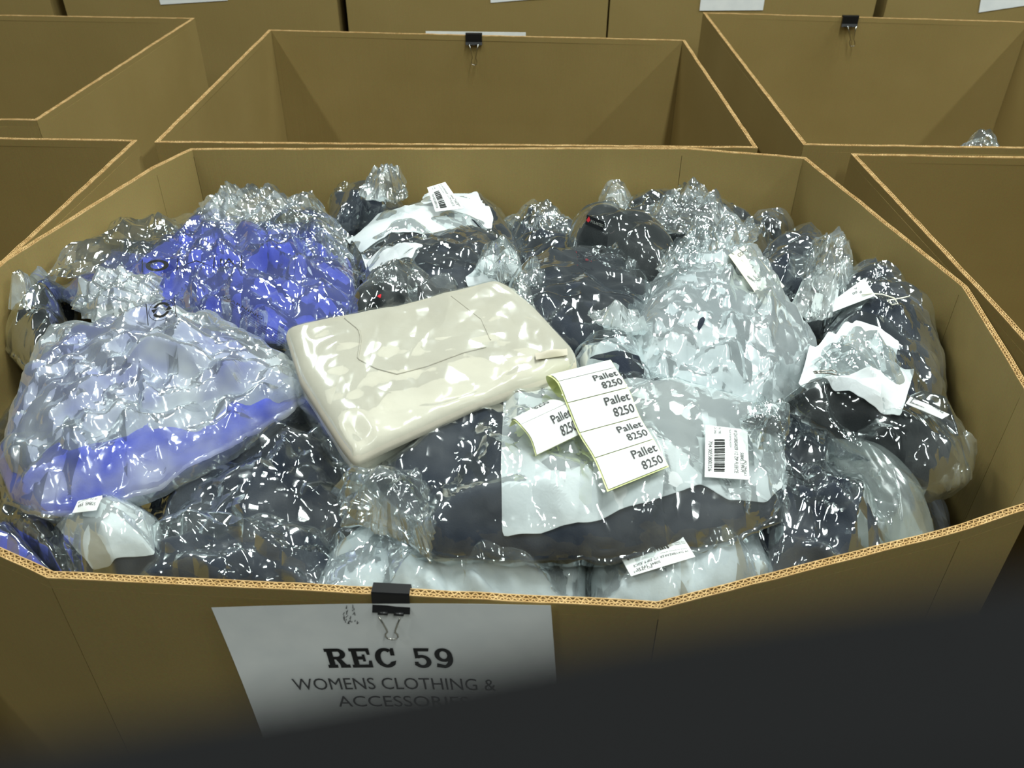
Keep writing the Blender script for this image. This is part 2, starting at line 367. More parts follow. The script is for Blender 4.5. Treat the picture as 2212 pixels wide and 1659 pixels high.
# ------------------------------------------------------------------ lettering
def text_mesh(s, bold=0.0, shear=0.0):
    cu = bpy.data.curves.new('tmp', 'FONT'); cu.body = s; cu.offset = bold; cu.shear = shear; cu.resolution_u = 3
    o = bpy.data.objects.new('tmp', cu); COL.objects.link(o)
    me = o.evaluated_get(bpy.context.evaluated_depsgraph_get()).to_mesh()
    v = np.array([tuple(p.co) for p in me.vertices])[:, :2]; f = [tuple(p.vertices) for p in me.polygons]
    o.evaluated_get(bpy.context.evaluated_depsgraph_get()).to_mesh_clear()
    bpy.data.objects.remove(o); bpy.data.curves.remove(cu)
    v[:, 0] -= v[:, 0].min(); return v, f
class Print:
    """flat print gathered in sheet units (u across, v up), laid onto a sheet by fn(u, v)"""
    def __init__(s): s.v, s.f = [], []
    def add(s, v, f):
        b = len(s.v); s.v += [tuple(p) for p in v]; s.f += [tuple(i + b for i in q) for q in f]
    def text(s, t, u, v, h, width=None, bold=0.0, rot=0):
        tv, tf = text_mesh(t, bold); tv = tv.copy(); sc = h / 0.72
        tv[:, 1] *= sc; tv[:, 0] *= (width / max(1e-6, tv[:, 0].max())) if width else sc
        if rot: tv = np.stack([-tv[:, 1], tv[:, 0]], 1) if rot == 90 else tv
        s.add(tv + np.array([u, v]), tf)
    def rect(s, u0, v0, u1, v1, n=1):
        for k in range(n):
            a, b = v0 + (v1 - v0) * k / n, v0 + (v1 - v0) * (k + 1) / n
            s.add([(u0, a), (u1, a), (u1, b), (u0, b)], [(0, 1, 2, 3)])
    def bars(s, u0, v0, u1, v1, seed):
        rg = random.Random(seed); u = u0; step = (u1 - u0) / 62
        while u < u1 - step:
            w = step * rg.choice((1, 1, 2, 3)); s.rect(u, v0, min(u1, u + w), v1); u += w + step * rg.choice((1, 1, 2, 2))
    def put(s, fn, mat, parent, name='print', on=None):
        a = np.array(s.v); o = mesh_obj(name, fn(a[:, 0], a[:, 1]), s.f, mat, parent, smooth=False)
        if on is not None: o.parent = on            # a sub-part of the sheet, card or film it is printed on
        return o

# ------------------------------------------------------------------ sign and clips
d = (FRONT_B - FRONT_A) / np.linalg.norm(FRONT_B - FRONT_A)
nrm = np.array([d[1], -d[0], 0.0])               # outward from the front panel
def on_front(px, off):
    p0 = np.array([FRONT_A[0], FRONT_A[1], 0]) + nrm * off
    r = rays(px); t = ((p0 - CAM) @ nrm) / (r @ nrm); return CAM[None] + r * t[:, None]
TL, TR = on_front([(460, 1305), (1190, 1300)], T + 0.0016)
eu = (TR - TL); SW = np.linalg.norm(eu); eu /= SW; ev = np.cross(nrm, eu); SH = SW * 0.773
def sign_fn(off):
    def fn(u, v):
        u, v = np.asarray(u), np.asarray(v)
        curl = 0.0005 + 0.008 * (1 - v / SH) ** 2 + 0.003 * (1 - np.sin(np.pi * u / SW))
        return TL[None] + eu[None] * u[:, None] + ev[None] * (v - SH)[:, None] + nrm[None] * (off + curl)[:, None]
    return fn
sign = thing('paper_sign', 'white paper sign reading REC 59 clipped to the heaped carton', 'sign', tuple(TL))
U, V = np.meshgrid(np.linspace(0, SW, 24), np.linspace(0, SH, 18)); U, V = U.ravel(), V.ravel()
fa = grid_faces(24, 18); k = len(U)
sign_sheet = mesh_obj('sheet', np.concatenate([sign_fn(0.0003)(U, V), sign_fn(0)(U, V)]), np.concatenate([fa, fa[:, ::-1] + k]), PAPER, sign)
def sign_uv(px):
    p = on_front(px, T + 0.0025) - TL; return np.stack([p @ eu, SH + p @ ev], 1)
big = Print()
SLAB = {   # heavy slab-serif capitals in a 1 x 1 box, as lists of quads / polygons
 'E': [[(0, 0), (.95, 0), (.95, .16), (0, .16)], [(0, .84), (.93, .84), (.93, 1), (0, 1)], [(.09, .16), (.34, .16), (.34, .84), (.09, .84)], [(.34, .42), (.66, .42), (.66, .58), (.34, .58)],
       [(.55, .32), (.68, .32), (.68, .68), (.55, .68)], [(.78, .16), (.95, .16), (.95, .36), (.82, .36)], [(.76, .84), (.80, .66), (.93, .66), (.93, .84)]]}
def ring_arc(cx, cy, rx, ry, wx, wy, a0, a1, n=22):
    v, f = [], []
    for i in range(n + 1):
        a = math.radians(a0 + (a1 - a0) * i / n)
        v += [(cx + rx * math.cos(a), cy + ry * math.sin(a)), (cx + (rx - wx) * math.cos(a), cy + (ry - wy) * math.sin(a))]
    for i in range(n): f.append((2 * i, 2 * i + 1, 2 * i + 3, 2 * i + 2))
    return v, f
def glyph(ch):
    out = []
    if ch in 'RE':
        if ch == 'R':
            out += [([(0, 0), (.46, 0), (.46, .17), (0, .17)], [(0, 1, 2, 3)]), ([(.09, .17), (.36, .17), (.36, .84), (.09, .84)], [(0, 1, 2, 3)]), ([(0, .84), (.6, .84), (.6, 1), (0, 1)], [(0, 1, 2, 3)]),
                    ring_arc(.58, .72, .36, .28, .26, .15, -90, 90), ([(.36, .44), (.6, .44), (.6, .58), (.36, .58)], [(0, 1, 2, 3)]),
                    ([(.44, .44), (.70, .44), (.92, .1), (.62, .1)], [(0, 1, 2, 3)]), ([(.58, 0), (1.04, 0), (1.04, .17), (.58, .17)], [(0, 1, 2, 3)])]
        else: out += [(p, [tuple(range(len(p)))]) for p in SLAB['E']]
    if ch == 'C': out += [ring_arc(.5, .5, .5, .51, .27, .16, 52, 322), ([(.74, .62), (.93, .62), (.93, 1), (.80, 1), (.74, .86)], [(0, 1, 2, 3, 4)]), ([(.72, .3), (.95, .36), (.88, .16), (.72, .1)], [(0, 1, 2, 3)])]
    if ch == '5': out += [([(.1, .84), (.86, .84), (.9, 1), (.1, 1)], [(0, 1, 2, 3)]), ([(.1, .46), (.3, .5), (.3, .84), (.1, .84)], [(0, 1, 2, 3)]), ring_arc(.44, .32, .48, .34, .26, .15, -150, 132), ([(.02, .12), (.22, .1), (.24, .3), (.04, .3)], [(0, 1, 2, 3)])]
    if ch == '9': out += [ring_arc(.46, .66, .46, .35, .26, .15, 0, 360), ring_arc(.36, .5, .58, .52, .26, .15, -78, 12), ([(.02, .04), (.48, -.02), (.46, .15), (.06, .24)], [(0, 1, 2, 3)])]
    return out
uv = sign_uv([(712, 1438), (983, 1431), (712, 1398), (640, 1482), (1072, 1478), (640, 1458), (735, 1517), (735, 1495)])
bw, bh = uv[1][0] - uv[0][0], uv[2][1] - uv[0][1]
cw = bw / 5.9; x = uv[0][0]
for ch in 'REC 59':
    if ch == ' ': x += cw * 0.62; continue
    wch = cw * (1.0 if ch in 'REC' else 0.88)
    for gv, gf in glyph(ch): big.add([(x + a * wch, uv[0][1] + b * bh) for a, b in gv], gf)
    x += wch * 1.14
big.put(sign_fn(0.0009), INK, sign, 'heading_print', sign_sheet)
sm_ = Print(); sm_.text('WOMENS CLOTHING &', uv[3][0], uv[3][1], (uv[5][1] - uv[3][1]), uv[4][0] - uv[3][0])
wa = (uv[4][0] - uv[3][0]) * 0.66
sm_.text('ACCESSORIES', uv[6][0], uv[6][1], (uv[7][1] - uv[6][1]), wa); sm_.put(sign_fn(0.0009), GREYINK, sign, 'text_print', sign_sheet)
smg = Print(); rg = random.Random(4); uvs = sign_uv([(735, 1312), (775, 1350)])
for k in range(26):
    u, v = rg.uniform(uvs[0][0], uvs[1][0]), rg.uniform(uvs[1][1], uvs[0][1]); a = rg.uniform(0.8, 1.6); l = rg.uniform(.0015, .005); w_ = .0005
    smg.add([(u, v), (u + math.cos(a) * l, v + math.sin(a) * l), (u + math.cos(a) * l + w_, v + math.sin(a) * l), (u + w_ * 1.6, v)], [(0, 1, 2, 3)])
smg.put(sign_fn(0.0008), GREYINK, sign, 'smudge', sign_sheet)

def clip(label, top, along, out, wdt=0.031, k=1.0, lean=0.0, away=0.0, short=1.0):
    """binder clip straddling a rim: top = rim point, along = rim direction, out = side the handle in view hangs on"""
    a, o_, z = Vector(along).normalized(), Vector(out).normalized(), Vector((0, 0, 1)); p = Vector(top)
    r = thing('binder_clip', label, 'clip', tuple(top), 'black binder clips')
    hw = wdt / 2 * k; prof = [(-0.0095, -0.017), (-0.0062, -0.012), (-0.0056, 0.0015), (-0.005, 0.003), (0.005, 0.003), (0.0056, 0.0015), (0.0062, -0.012), (0.0095, -0.017)]
    prof = [(x, zz * k) for x, zz in prof]; vs, fs = [], []
    pr2 = [(x * 0.9, zz - 0.0012 if zz > 0 else zz) for x, zz in prof]
    for s in (-1, 1):
        for (x, zz) in prof + pr2[::-1]: vs.append(p + a * hw * s + o_ * x + z * zz)
    m = len(prof) * 2
    for i in range(m): fs.append((i, (i + 1) % m, m + (i + 1) % m, m + i))
    n_ = len(prof)
    for i in range(n_ - 1):
        fs.append((i, m - 1 - i, m - 2 - i, i + 1)); fs.append((m + i, m + i + 1, 2 * m - 2 - i, 2 * m - 1 - i))
    mesh_obj('clip_body', [tuple(v) for v in vs], fs, CLIPM, r, smooth=False)
    for s in (1, -1):
        for e in (-1, 1):
            pts = [p + a * (e * hw * 0.42 + 0.004 * k * q_) + o_ * s * 0.0100 + z * -0.0165 * k for q_ in (-1, 1)]
            v, f = tube(pts, 0.0016, 8); mesh_obj('hinge_roll', v, f, CLIPM, r)
        pts = []
        for (x, zz) in ((-0.44, -0.015), (-0.30, -0.026), (-0.19, -0.036), (-0.17, -0.040), (-0.26, -0.044), (-0.27, -0.048), (-0.2, -0.0515), (0, -0.0528), (0.2, -0.0515), (0.27, -0.048), (0.26, -0.044), (0.17, -0.040), (0.19, -0.036), (0.30, -0.026), (0.44, -0.015)):
            pts.append(p + a * (x * wdt * 0.62 + lean * zz) * k + o_ * s * (0.0115 + (away if s > 0 else 0)) + z * (-0.015 + (zz + 0.015) * short) * k)
        v, f = tube(pts, 0.0008 * k, 6); mesh_obj('wire_handle', v, f, WIRE, r)
    return r
pc = on_h([(845, 1281)], 0.0)[0]; t_ = (pc[:2] - FRONT_A) @ d; pm = FRONT_A + d * t_ + nrm[:2] * T / 2
clip('black binder clip holding the sign on the heaped carton', (pm[0], pm[1], RIM + 0.001), (d[0], d[1], 0), tuple(nrm), away=0.004, short=0.72)
pc = on_h([(1023, 79)], 0.0)[0]
clip('black binder clip on the far rim of the empty carton', (pc[0], pc[1] + 0.004 + 0.012, RIM + 0.001), (1, 0, 0), (0, -1, 0), k=1.42, away=0.002)
pc = on_h([(1838, 38)], 0.0)[0]
clip('black binder clip on the carton rim at the upper right', (pc[0], pc[1] + 0.004, RIM + 0.001), (1, 0, 0), (0, -1, 0), k=1.5, lean=-0.25, away=0.002)
# sheet on the far side of the empty carton: only its top edge shows
a, b = on_h([(918, 75), (1136, 79)], 0.0); yy = max(a[1], b[1]) + 0.012 + T + 0.003
sh = mesh_obj('paper_sheet', [(a[0], yy, RIM + .004), (b[0], yy, RIM + .003), (b[0], yy, RIM - .2), (a[0], yy, RIM - .2), (a[0], yy + .0006, RIM + .004), (b[0], yy + .0006, RIM + .003), (b[0], yy + .0006, RIM - .2), (a[0], yy + .0006, RIM - .2)],
              [(0, 1, 2, 3), (7, 6, 5, 4), (0, 4, 5, 1), (1, 5, 6, 2), (2, 6, 7, 3), (3, 7, 4, 0)], PAPER, smooth=False)
tag(sh, 'white sheet clipped behind the empty carton, only its top edge showing', 'paper')
for (x0, y0, x1, y1, lb) in ((347, 10, 492, 1, 'white sheet hanging on the second tall carton, above the sloping rim'), (1060, 6, 1190, -5, 'white sheet hanging on the middle tall carton of the far row'),
                         (1511, 23, 1648, 22, 'white sheet hanging above the upper right carton corner'), (2114, 27, 2260, 5, 'white sheet hanging at the far right end of the far row')):
    A, B = on_y([(x0, y0), (x1, y1)], BY - T - 0.004); e = B - A; L = np.linalg.norm(e); e = e / L; u3 = np.cross(e, np.array([0, -1., 0])); u3 = -u3 if u3[2] < 0 else u3
    pts = [A, B, B + u3 * L * 0.77, A + u3 * L * 0.77]; th = np.array([0, -0.0006, 0])
    s_ = mesh_obj('paper_sheet', [tuple(p) for p in pts] + [tuple(p + th) for p in pts], [(3, 2, 1, 0), (4, 5, 6, 7), (0, 1, 5, 4), (1, 2, 6, 5), (2, 3, 7, 6), (3, 0, 4, 7)], PAPER, smooth=False)
    tag(s_, lb, 'paper', 'white sheets on the far row')

# ------------------------------------------------------------------ the heap
def Hs(x, y):
    """smooth upper surface of the heap, metres above the rims"""
    h = -0.125 + 0.075 * np.exp(-((x + 0.05) / 0.5) ** 2 - ((y - 0.88) / 0.34) ** 2)
    h = h - 0.05 * sm(0.33, 0.56, x) * sm(1.05, 0.7, y)
    return h
def resample(pts, n):
    p = np.asarray(pts, float); p2 = np.vstack([p, p[:1]]); s = np.r_[0, np.cumsum(np.linalg.norm(np.diff(p2, axis=0), axis=1))]
    t = np.linspace(0, s[-1], n, endpoint=False); return np.stack([np.interp(t, s, p2[:, 0]), np.interp(t, s, p2[:, 1])], 1)
def smooth_loop(p, k):
    for _ in range(k): p = 0.5 * p + 0.25 * np.roll(p, 1, 0) + 0.25 * np.roll(p, -1, 0)
    return p
def prof(r, a, b): return np.clip(1 - np.clip(r, 0, 1) ** a, 0, 1) ** (1.0 / b)
_IN = offset_poly([np.array(p_) for p_ in main_rim], -0.014)
def inside(p):
    """pull points that lie outside the carton back to its inner wall"""
    x, y = p[:, 0], p[:, 1]; a, b = _IN, np.roll(_IN, -1, 0); odd = np.zeros(len(p), bool); best = np.full(len(p), 9.0); q = p.copy()
    for (x0, y0), (x1, y1) in zip(a, b):
        c_ = ((y0 > y) != (y1 > y)) & (x < (x1 - x0) * (y - y0) / (y1 - y0 + 1e-12) + x0); odd ^= c_
        L2 = (x1 - x0) ** 2 + (y1 - y0) ** 2; t = np.clip(((x - x0) * (x1 - x0) + (y - y0) * (y1 - y0)) / L2, 0, 1)
        n_ = np.stack([x0 + t * (x1 - x0), y0 + t * (y1 - y0)], 1); dd = np.linalg.norm(n_ - p, axis=1); m = dd < best; best[m] = dd[m]; q[m] = n_[m]
    return np.where(odd[:, None], p, q)
class Blob:
    """a closed cushion-like body: outline on the base surface, domed top, shallow underside"""
    def __init__(s, px, base, top, bot=0.03, a=5, b=2.0, lift=0.55, nseg=150, soft=4, c=None, world=None, scale=1.0, box=True):
        s.base, s.top, s.bot, s.a, s.b = base, top, bot, a, b
        o = on_surf(px, lambda x, y: base(x, y) + lift * top)[:, :2] if world is None else np.array(world, float)
        o = smooth_loop(resample(o, nseg), soft)
        s.c = o.mean(0) if c is None else np.array(c); s.o = s.c + (o - s.c) * scale; s.nseg = nseg
        if box: s.o = inside(s.o); s.c = s.o.mean(0) if c is None else s.c
        s.__init_polar__()
    def __init_polar__(s):
        q_ = s.o - s.c; ang = np.arctan2(q_[:, 1], q_[:, 0]); i = np.argsort(ang)
        s.ang = np.r_[ang[i][-1] - 2 * np.pi, ang[i], ang[i][0] + 2 * np.pi]; rad = np.linalg.norm(q_, axis=1)[i]; s.rad = np.r_[rad[-1], rad, rad[0]]
    def r(s, x, y):
        dx, dy = x - s.c[0], y - s.c[1]; return np.hypot(dx, dy) / np.interp(np.arctan2(dy, dx), s.ang, s.rad)
    def z(s, x, y):
        r = s.r(x, y); return np.where(r < 1, s.base(x, y) + s.top * prof(r, s.a, s.b), -1.0)
    def mesh(s, ztop, nring=34, nbot=8, zbot=None):
        rs = 1 - (1 - np.linspace(0, 1, nring)) ** 1.35
        vs = []
        for r in rs[1:]:
            p = s.c + (s.o - s.c) * r; rr = np.full(len(p), r)
            vs.append(np.c_[p, ztop(p[:, 0], p[:, 1], rr) + RIM])
        for r in np.linspace(1, 0, nbot)[1:-1]:
            p = s.c + (s.o - s.c) * r; zb = s.base(p[:, 0], p[:, 1]) - s.bot * prof(np.full(len(p), r), 3, 2)
            vs.append(np.c_[p, zb + RIM])
        V = np.concatenate(vs); n = s.nseg; nr = len(vs)
        Fq = grid_faces(n, nr, True)
        cz = ztop(np.array([s.c[0]]), np.array([s.c[1]]), np.zeros(1))[0] + RIM
        V = np.vstack([V, [s.c[0], s.c[1], cz], [s.c[0], s.c[1], s.base(*[np.array([t]) for t in s.c])[0] - s.bot + RIM]])
        i = np.arange(n); i2 = (i + 1) % n; ct, cb = len(V) - 2, len(V) - 1
        t1 = np.stack([np.full(n, ct), i2, i, i], 1); t2 = np.stack([np.full(n, cb), (nr - 1) * n + i, (nr - 1) * n + i2, (nr - 1) * n + i2], 1)
        faces = [Fq[:, ::-1], np.concatenate([t1[:, [0, 2, 1]], t2[:, [0, 2, 1]]])]
        return V, faces
def layer(off, tx=0.0, ty=0.0, x0=0.0, y0=0.9, flat=None):
    if flat is not None: return lambda x, y: flat + tx * (x - x0) + ty * (y - y0) + 0 * x
    return lambda x, y: Hs(x, y) + off + tx * (x - x0) + ty * (y - y0)
BAGGROUP = 'bagged clothes heaped in the carton'
class Bag: pass
def bag(name, label, gpx, base, top, gmat, seed, film=None, fmat=None, fscale=1.1, puff=0.012, gap=0.004, fold=0.0045, foldf=(5, 20), bot=0.03, cr=1.0, a=2.6, lift=0.45, cat='bagged garment', fseg=210, fring=52, soft=4, gsoft=4, part='garment', tissue=False, nfilm=(7, 8, 42), world=None):
    top = top * 0.9; B = Bag(); g = Blob(gpx, base, top, bot, a=a, lift=lift, soft=gsoft, world=world); B.g = g
    root = thing(name, label, cat, (g.c[0], g.c[1], RIM + float(base(*[np.array([t]) for t in g.c])[0]) - bot), BAGGROUP); B.root = root
    gd = lambda x, y: crease(x, y, seed, 5, foldf[0], foldf[1], 0.30 * fold / 0.006, 1.6) + 0.006 * fbm(x * 12, y * 12, seed, 3)
    gz = lambda x, y, r: base(x, y) + top * prof(r, a, 1.5) + gd(x, y) * np.clip((1 - r) * 5, 0, 1)
    v, f = g.mesh(gz); mesh_obj(part, v, f, gmat, root)
    B.gz = lambda x, y: np.where(g.r(x, y) < 1, gz(x, y, np.clip(g.r(x, y), 0, 1)), base(x, y))
    B.base = base
    if fmat is not None:
        fb = Blob(film if film is not None else gpx, base, top, bot + 0.005, a=5.5, lift=lift, nseg=fseg, soft=soft, scale=1.0 if film is not None else fscale, c=g.c if film is None else None, world=world if film is None else None)
        if film is not None or world is None:
            kk = 1 + 0.07 * np.array([float(fbm(np.array(i_ * 0.33), np.array(seed * 1.3), seed, 3)) for i_ in range(fseg)])[:, None]; fb.o = inside(fb.c + (fb.o - fb.c) * kk); fb.__init_polar__()
        def fz0(x, y, r):
            gt = np.where(g.r(x, y) < 1.0, base(x, y) + top * prof(g.r(x, y), a, 1.5), -1.0)
            own = base(x, y) + puff * prof(r, 3, 2.0)
            k = 0.012; h = np.clip(0.5 + 0.5 * (gt + gap - own) / k, 0, 1)
            return own * (1 - h) + (gt + gap) * h + k * h * (1 - h)
        fz = lambda x, y, r: fz0(x, y, r) + cr * (crease(x, y, seed + 77, nfilm[0], nfilm[1], nfilm[2], 0.28) + 0.006 * fbm(x * 16, y * 16, seed + 9, 2)) * np.clip((1 - r) * 8, 0.45, 1) + 0.002
        v, f = fb.mesh(lambda x, y, r: np.maximum(fz(x, y, r), np.where(g.r(x, y) < 0.97, gz(x, y, np.clip(g.r(x, y), 0, 1)) + (0.0065 if tissue else 0.003), -1)), fring, 12)
        B.film = mesh_obj('plastic_film', v, f, fmat, root, crisp=24)
        B.f = fb; B.fz = lambda x, y: np.where(fb.r(x, y) < 1, np.maximum(fz0(x, y, np.clip(fb.r(x, y), 0, 1)), B.gz(x, y)), base(x, y))
    else: B.f, B.fz = g, B.gz
    return B
def flap(root, px, base, top, seed, fmat=None, cr=1.6, bot=0.008, a=2.2, name='film_crumple', lift=0.6, soft=2, fr=(9, 14, 60), nseg=150, ring=40, ruffle=0.30, box=True, lump=0.5):
    """a loose crumpled corner of the bag film"""
    b = Blob(px, base, top, bot, a=a, lift=lift, nseg=nseg, soft=soft, box=box)
    k = 1 + ruffle * (np.array([fbm(np.array(i * 0.30), np.array(seed * 1.0), seed, 3) for i in range(nseg)]))[:, None]
    b.o = b.c + (b.o - b.c) * np.clip(k, 0.8, 1.15)
    if box: b.o = inside(b.o)
    zf = lambda x, y, r: base(x, y) + top * (1 - lump / 2 + lump * vn(x * 22, y * 22, seed)) * prof(r, a, 1.3) + cr * crease(x, y, seed, fr[0], fr[1], fr[2], 0.36, 0.7) * np.clip((1 - r) * 5, 0.4, 1)
    v, f = b.mesh(zf, ring, 10); return mesh_obj(name, v, f, fmat or F_CRUMP, root, crisp=24)
def sheet(root, px, surf, off, mat, seed, name='tissue', amp=0.003, soft=1, nseg=160, ring=30, c=None):
    """a thin sheet lying on surf"""
    o = smooth_loop(resample(on_surf(px, lambda x, y: surf(x, y) + off)[:, :2], nseg), soft); cc = o.mean(0) if c is None else on_surf([c], surf)[0][:2]
    rows = []
    for r in np.linspace(0, 1, ring)[1:]:
        p = cc + (o - cc) * r; rows.append(p)
    P2 = np.concatenate(rows + [cc[None]])
    def zz(p):
        s0 = surf(p[:, 0], p[:, 1]); return np.where(s0 < -0.9, Hs(p[:, 0], p[:, 1]), s0) + off + amp * (0.5 + 1.0 * crease(p[:, 0], p[:, 1], seed, 6, 10, 45, 0.30) / 0.006)
    z = zz(P2); n = nseg; nr = ring - 1; V = np.c_[P2, z + RIM]; cI = n * nr
    Fq = grid_faces(n, nr, True)[:, ::-1]
    i = np.arange(n); i2 = (i + 1) % n
    tri = np.stack([np.full(n, cI), i, i2], 1)
    k = len(V); V2 = np.vstack([V, V - np.array([0, 0, 0.0005])]); faces = [Fq, tri, Fq[:, ::-1] + k, tri[:, ::-1] + k]
    return mesh_obj(name, V2, faces, mat, root, crisp=12)
def label_card(root, corners, surf, off, seed, lift=0.003, name='barcode_label', mat=None, bend=0.004, nu=14, nv=10, lifts=(0, 0, 0, 0)):
    """a printed card; corners in pixels as read on the card: top-left, top-right, bottom-right, bottom-left"""
    C = np.stack([on_surf([c_], lambda x, y: surf(x, y) + off + l_)[0] for c_, l_ in zip(corners, lifts)]); C[:, 2] += lift
    def fn(o2):
        def f(u, v):
            u, v = np.asarray(u)[:, None], 1 - np.asarray(v)[:, None]
            p = C[0] * (1 - u) * (1 - v) + C[1] * u * (1 - v) + C[2] * u * v + C[3] * (1 - u) * v
            p = p.copy(); p[:, 2] += (bend * np.sin(np.pi * u) * np.sin(np.pi * v))[:, 0] + o2; return p
        return f
    U, V = np.meshgrid(np.linspace(0, 1, nu), np.linspace(0, 1, nv)); U, V = U.ravel(), V.ravel(); fq = grid_faces(nu, nv); k = len(U)
    o = mesh_obj(name, np.concatenate([fn(0)(U, V), fn(-0.0005)(U, V)]), np.concatenate([fq, fq[:, ::-1] + k]), mat or PAPER, root)
    return o, fn
def care_print(card, root, fn, seed, wide=True):
    p = Print()
    p.text('50845_599-M', .52 if wide else .05, .80, .085, .36); p.text('W DAYBREAKER 1/2 ZIP FLEECE', .05, .66, .09, .86)
    p.text('PO 294563', .66, .88, .07, .28); p.text('MADE IN BANGLADESH', .05, .55, .05, .42)
    p.text('RN 73982', .03, .30, .06, .16); p.text('CA 26465', .03, .20, .06, .16)
    p.bars(.30, .20, .94, .44, seed); p.text('704 0055800326', .34, .07, .09, .56)
    return p.put(fn(0.0007), INK, root, 'label_print', card)

# ---- lower layer of the heap: bags that carry the ones in view
rg = random.Random(11)
low = [(-.42, 1.25), (-.12, 1.28), (.2, 1.27), (.42, 1.2), (-.5, .95), (-.2, .98), (.12, .97), (.40, .93), (-.42, .68), (-.12, .66), (.18, .65), (.38, .72)]
low_n = ['at the back left', 'at the back, left of the middle', 'at the back, right of the middle', 'at the back right', 'by the left wall', 'left of the middle', 'right of the middle', 'by the right wall', 'at the front left', 'at the front, left of the middle', 'at the front, right of the middle', 'at the front right']
for i, (x, y) in enumerate(low):
    an = np.linspace(0, 2 * np.pi, 16, endpoint=False); ro = rg.uniform(0, 3)
    w_ = [(x + 0.18 * math.copysign(abs(math.cos(t)) ** .6, math.cos(t)), y + 0.17 * math.copysign(abs(math.sin(t)) ** .6, math.sin(t))) for t in an]
    bag('bagged_garment', 'dark bagged garment deep in the heap, lowest layer ' + low_n[i], None, layer(-0.06), 0.05, NAVY if i % 2 else BLACKF, 500 + i, fmat=F_CLEAR, world=w_, fseg=110, fring=24)

# ---- back row, left to right
D = bag('bagged_garment', 'rolled dark navy garment under a milky plastic twist, against the back wall', [(705, 440), (740, 412), (800, 395), (850, 380), (873, 400), (874, 440), (830, 462), (760, 480), (715, 490)], layer(0.005), 0.075, NAVY, 21, fmat=F_CLEAR, fscale=1.06)
flap(D.root, [(775, 400), (795, 365), (820, 350), (850, 352), (875, 372), (878, 405), (850, 412), (815, 410)], layer(0.10), 0.03, 22, F_MILK)
flap(D.root, [(705, 425), (720, 395), (770, 372), (800, 385), (795, 420), (740, 445)], layer(0.03), 0.03, 23, F_CLEAR)
E = bag('bagged_garment', 'navy fleece by the back wall, white paper and barcode label on top', [(745, 520), (790, 480), (900, 440), (925, 405), (960, 385), (1010, 388), (1060, 420), (1100, 470), (1120, 510), (1110, 540), (1050, 520), (900, 545), (790, 580)], layer(0.015), 0.055, NAVY, 24, fmat=F_CLEAR, fscale=1.07, cr=0.8)
sheet(E.root, [(745, 512), (830, 480), (905, 455), (925, 410), (985, 398), (1035, 425), (1066, 470), (1062, 496), (960, 510), (780, 548)], E.fz, 0.003, TISSUE, 25, amp=0.002)
lab, fn = label_card(E.root, [(962, 398), (1002, 455), (941, 462), (923, 410)], E.fz, 0.012, 3, 0.004, lifts=(0.022, 0.004, 0.0, 0.02))
care_print(lab, E.root, fn, 3)
Bk = bag('bagged_garment', 'dark folded garment layers between the centre and the logo roll', [(1090, 470), (1130, 455), (1200, 470), (1290, 520), (1390, 560), (1400, 610), (1250, 590), (1130, 580), (1080, 520)], layer(-0.015), 0.06, NAVY, 27, fmat=F_CLEAR, fscale=1.05, fold=0.012, foldf=(14, 30))
flap(Bk.root, [(1085, 450), (1120, 438), (1190, 442), (1240, 452), (1235, 500), (1180, 505), (1130, 480)], layer(0.02), 0.04, 28, F_CRUMP)
J = bag('bagged_garment', 'stacked dark garments in loose film against the back wall, right of the middle', [(1290, 450), (1340, 432), (1420, 425), (1520, 430), (1620, 465), (1680, 500), (1640, 530), (1500, 520), (1380, 500), (1300, 490)], layer(0.0), 0.075, BLACKF, 29, fmat=F_CLEAR, fscale=1.05, fold=0.01, foldf=(10, 26))
flap(J.root, [(1293, 455), (1296, 405), (1320, 392), (1355, 398), (1372, 425), (1350, 460), (1310, 470)], layer(0.04), 0.035, 30, F_MILK)
flap(J.root, [(1375, 452), (1410, 430), (1440, 400), (1470, 385), (1510, 395), (1560, 425), (1620, 470), (1600, 500), (1500, 480), (1420, 470)], layer(0.08), 0.035, 31, F_CRUMP, nseg=190)
K_ = bag('bagged_garment', 'small black crinkled bag by the back right fold of the carton', [(1610, 478), (1640, 468), (1690, 472), (1720, 490), (1690, 520), (1630, 515)], layer(0.0), 0.05, BLACKF, 32, fmat=F_CRUMP, fscale=1.1)
L_ = bag('bagged_garment', 'navy bagged garment with a big crumpled milky film end, back right', [(1640, 540), (1690, 515), (1760, 505), (1800, 530), (1790, 580), (1740, 610), (1680, 620), (1640, 600)], layer(0.025), 0.055, NAVY, 33, fmat=F_CLEAR, fscale=1.08)
flap(L_.root, [(1740, 520), (1765, 488), (1800, 476), (1840, 484), (1852, 530), (1842, 590), (1815, 635), (1750, 650), (1715, 625), (1760, 580)], layer(0.06), 0.05, 34, F_MILK, nseg=180)
Mr = bag('bagged_garment', 'large dark navy garment in clear film against the right wall, hang tag on it', [(1840, 570), (1900, 560), (1980, 580), (2035, 620), (2052, 690), (2050, 800), (2040, 880), (1980, 930), (1900, 880), (1850, 800), (1800, 720), (1790, 640)], layer(0.03), 0.07, NAVY, 35, film=[(1840, 520), (1900, 532), (1990, 570), (2045, 612), (2063, 690), (2062, 800), (2055, 890), (1990, 950), (1900, 900), (1830, 800), (1780, 700), (1790, 600)], fmat=F_CLEAR, cr=1.3, puff=0.03)
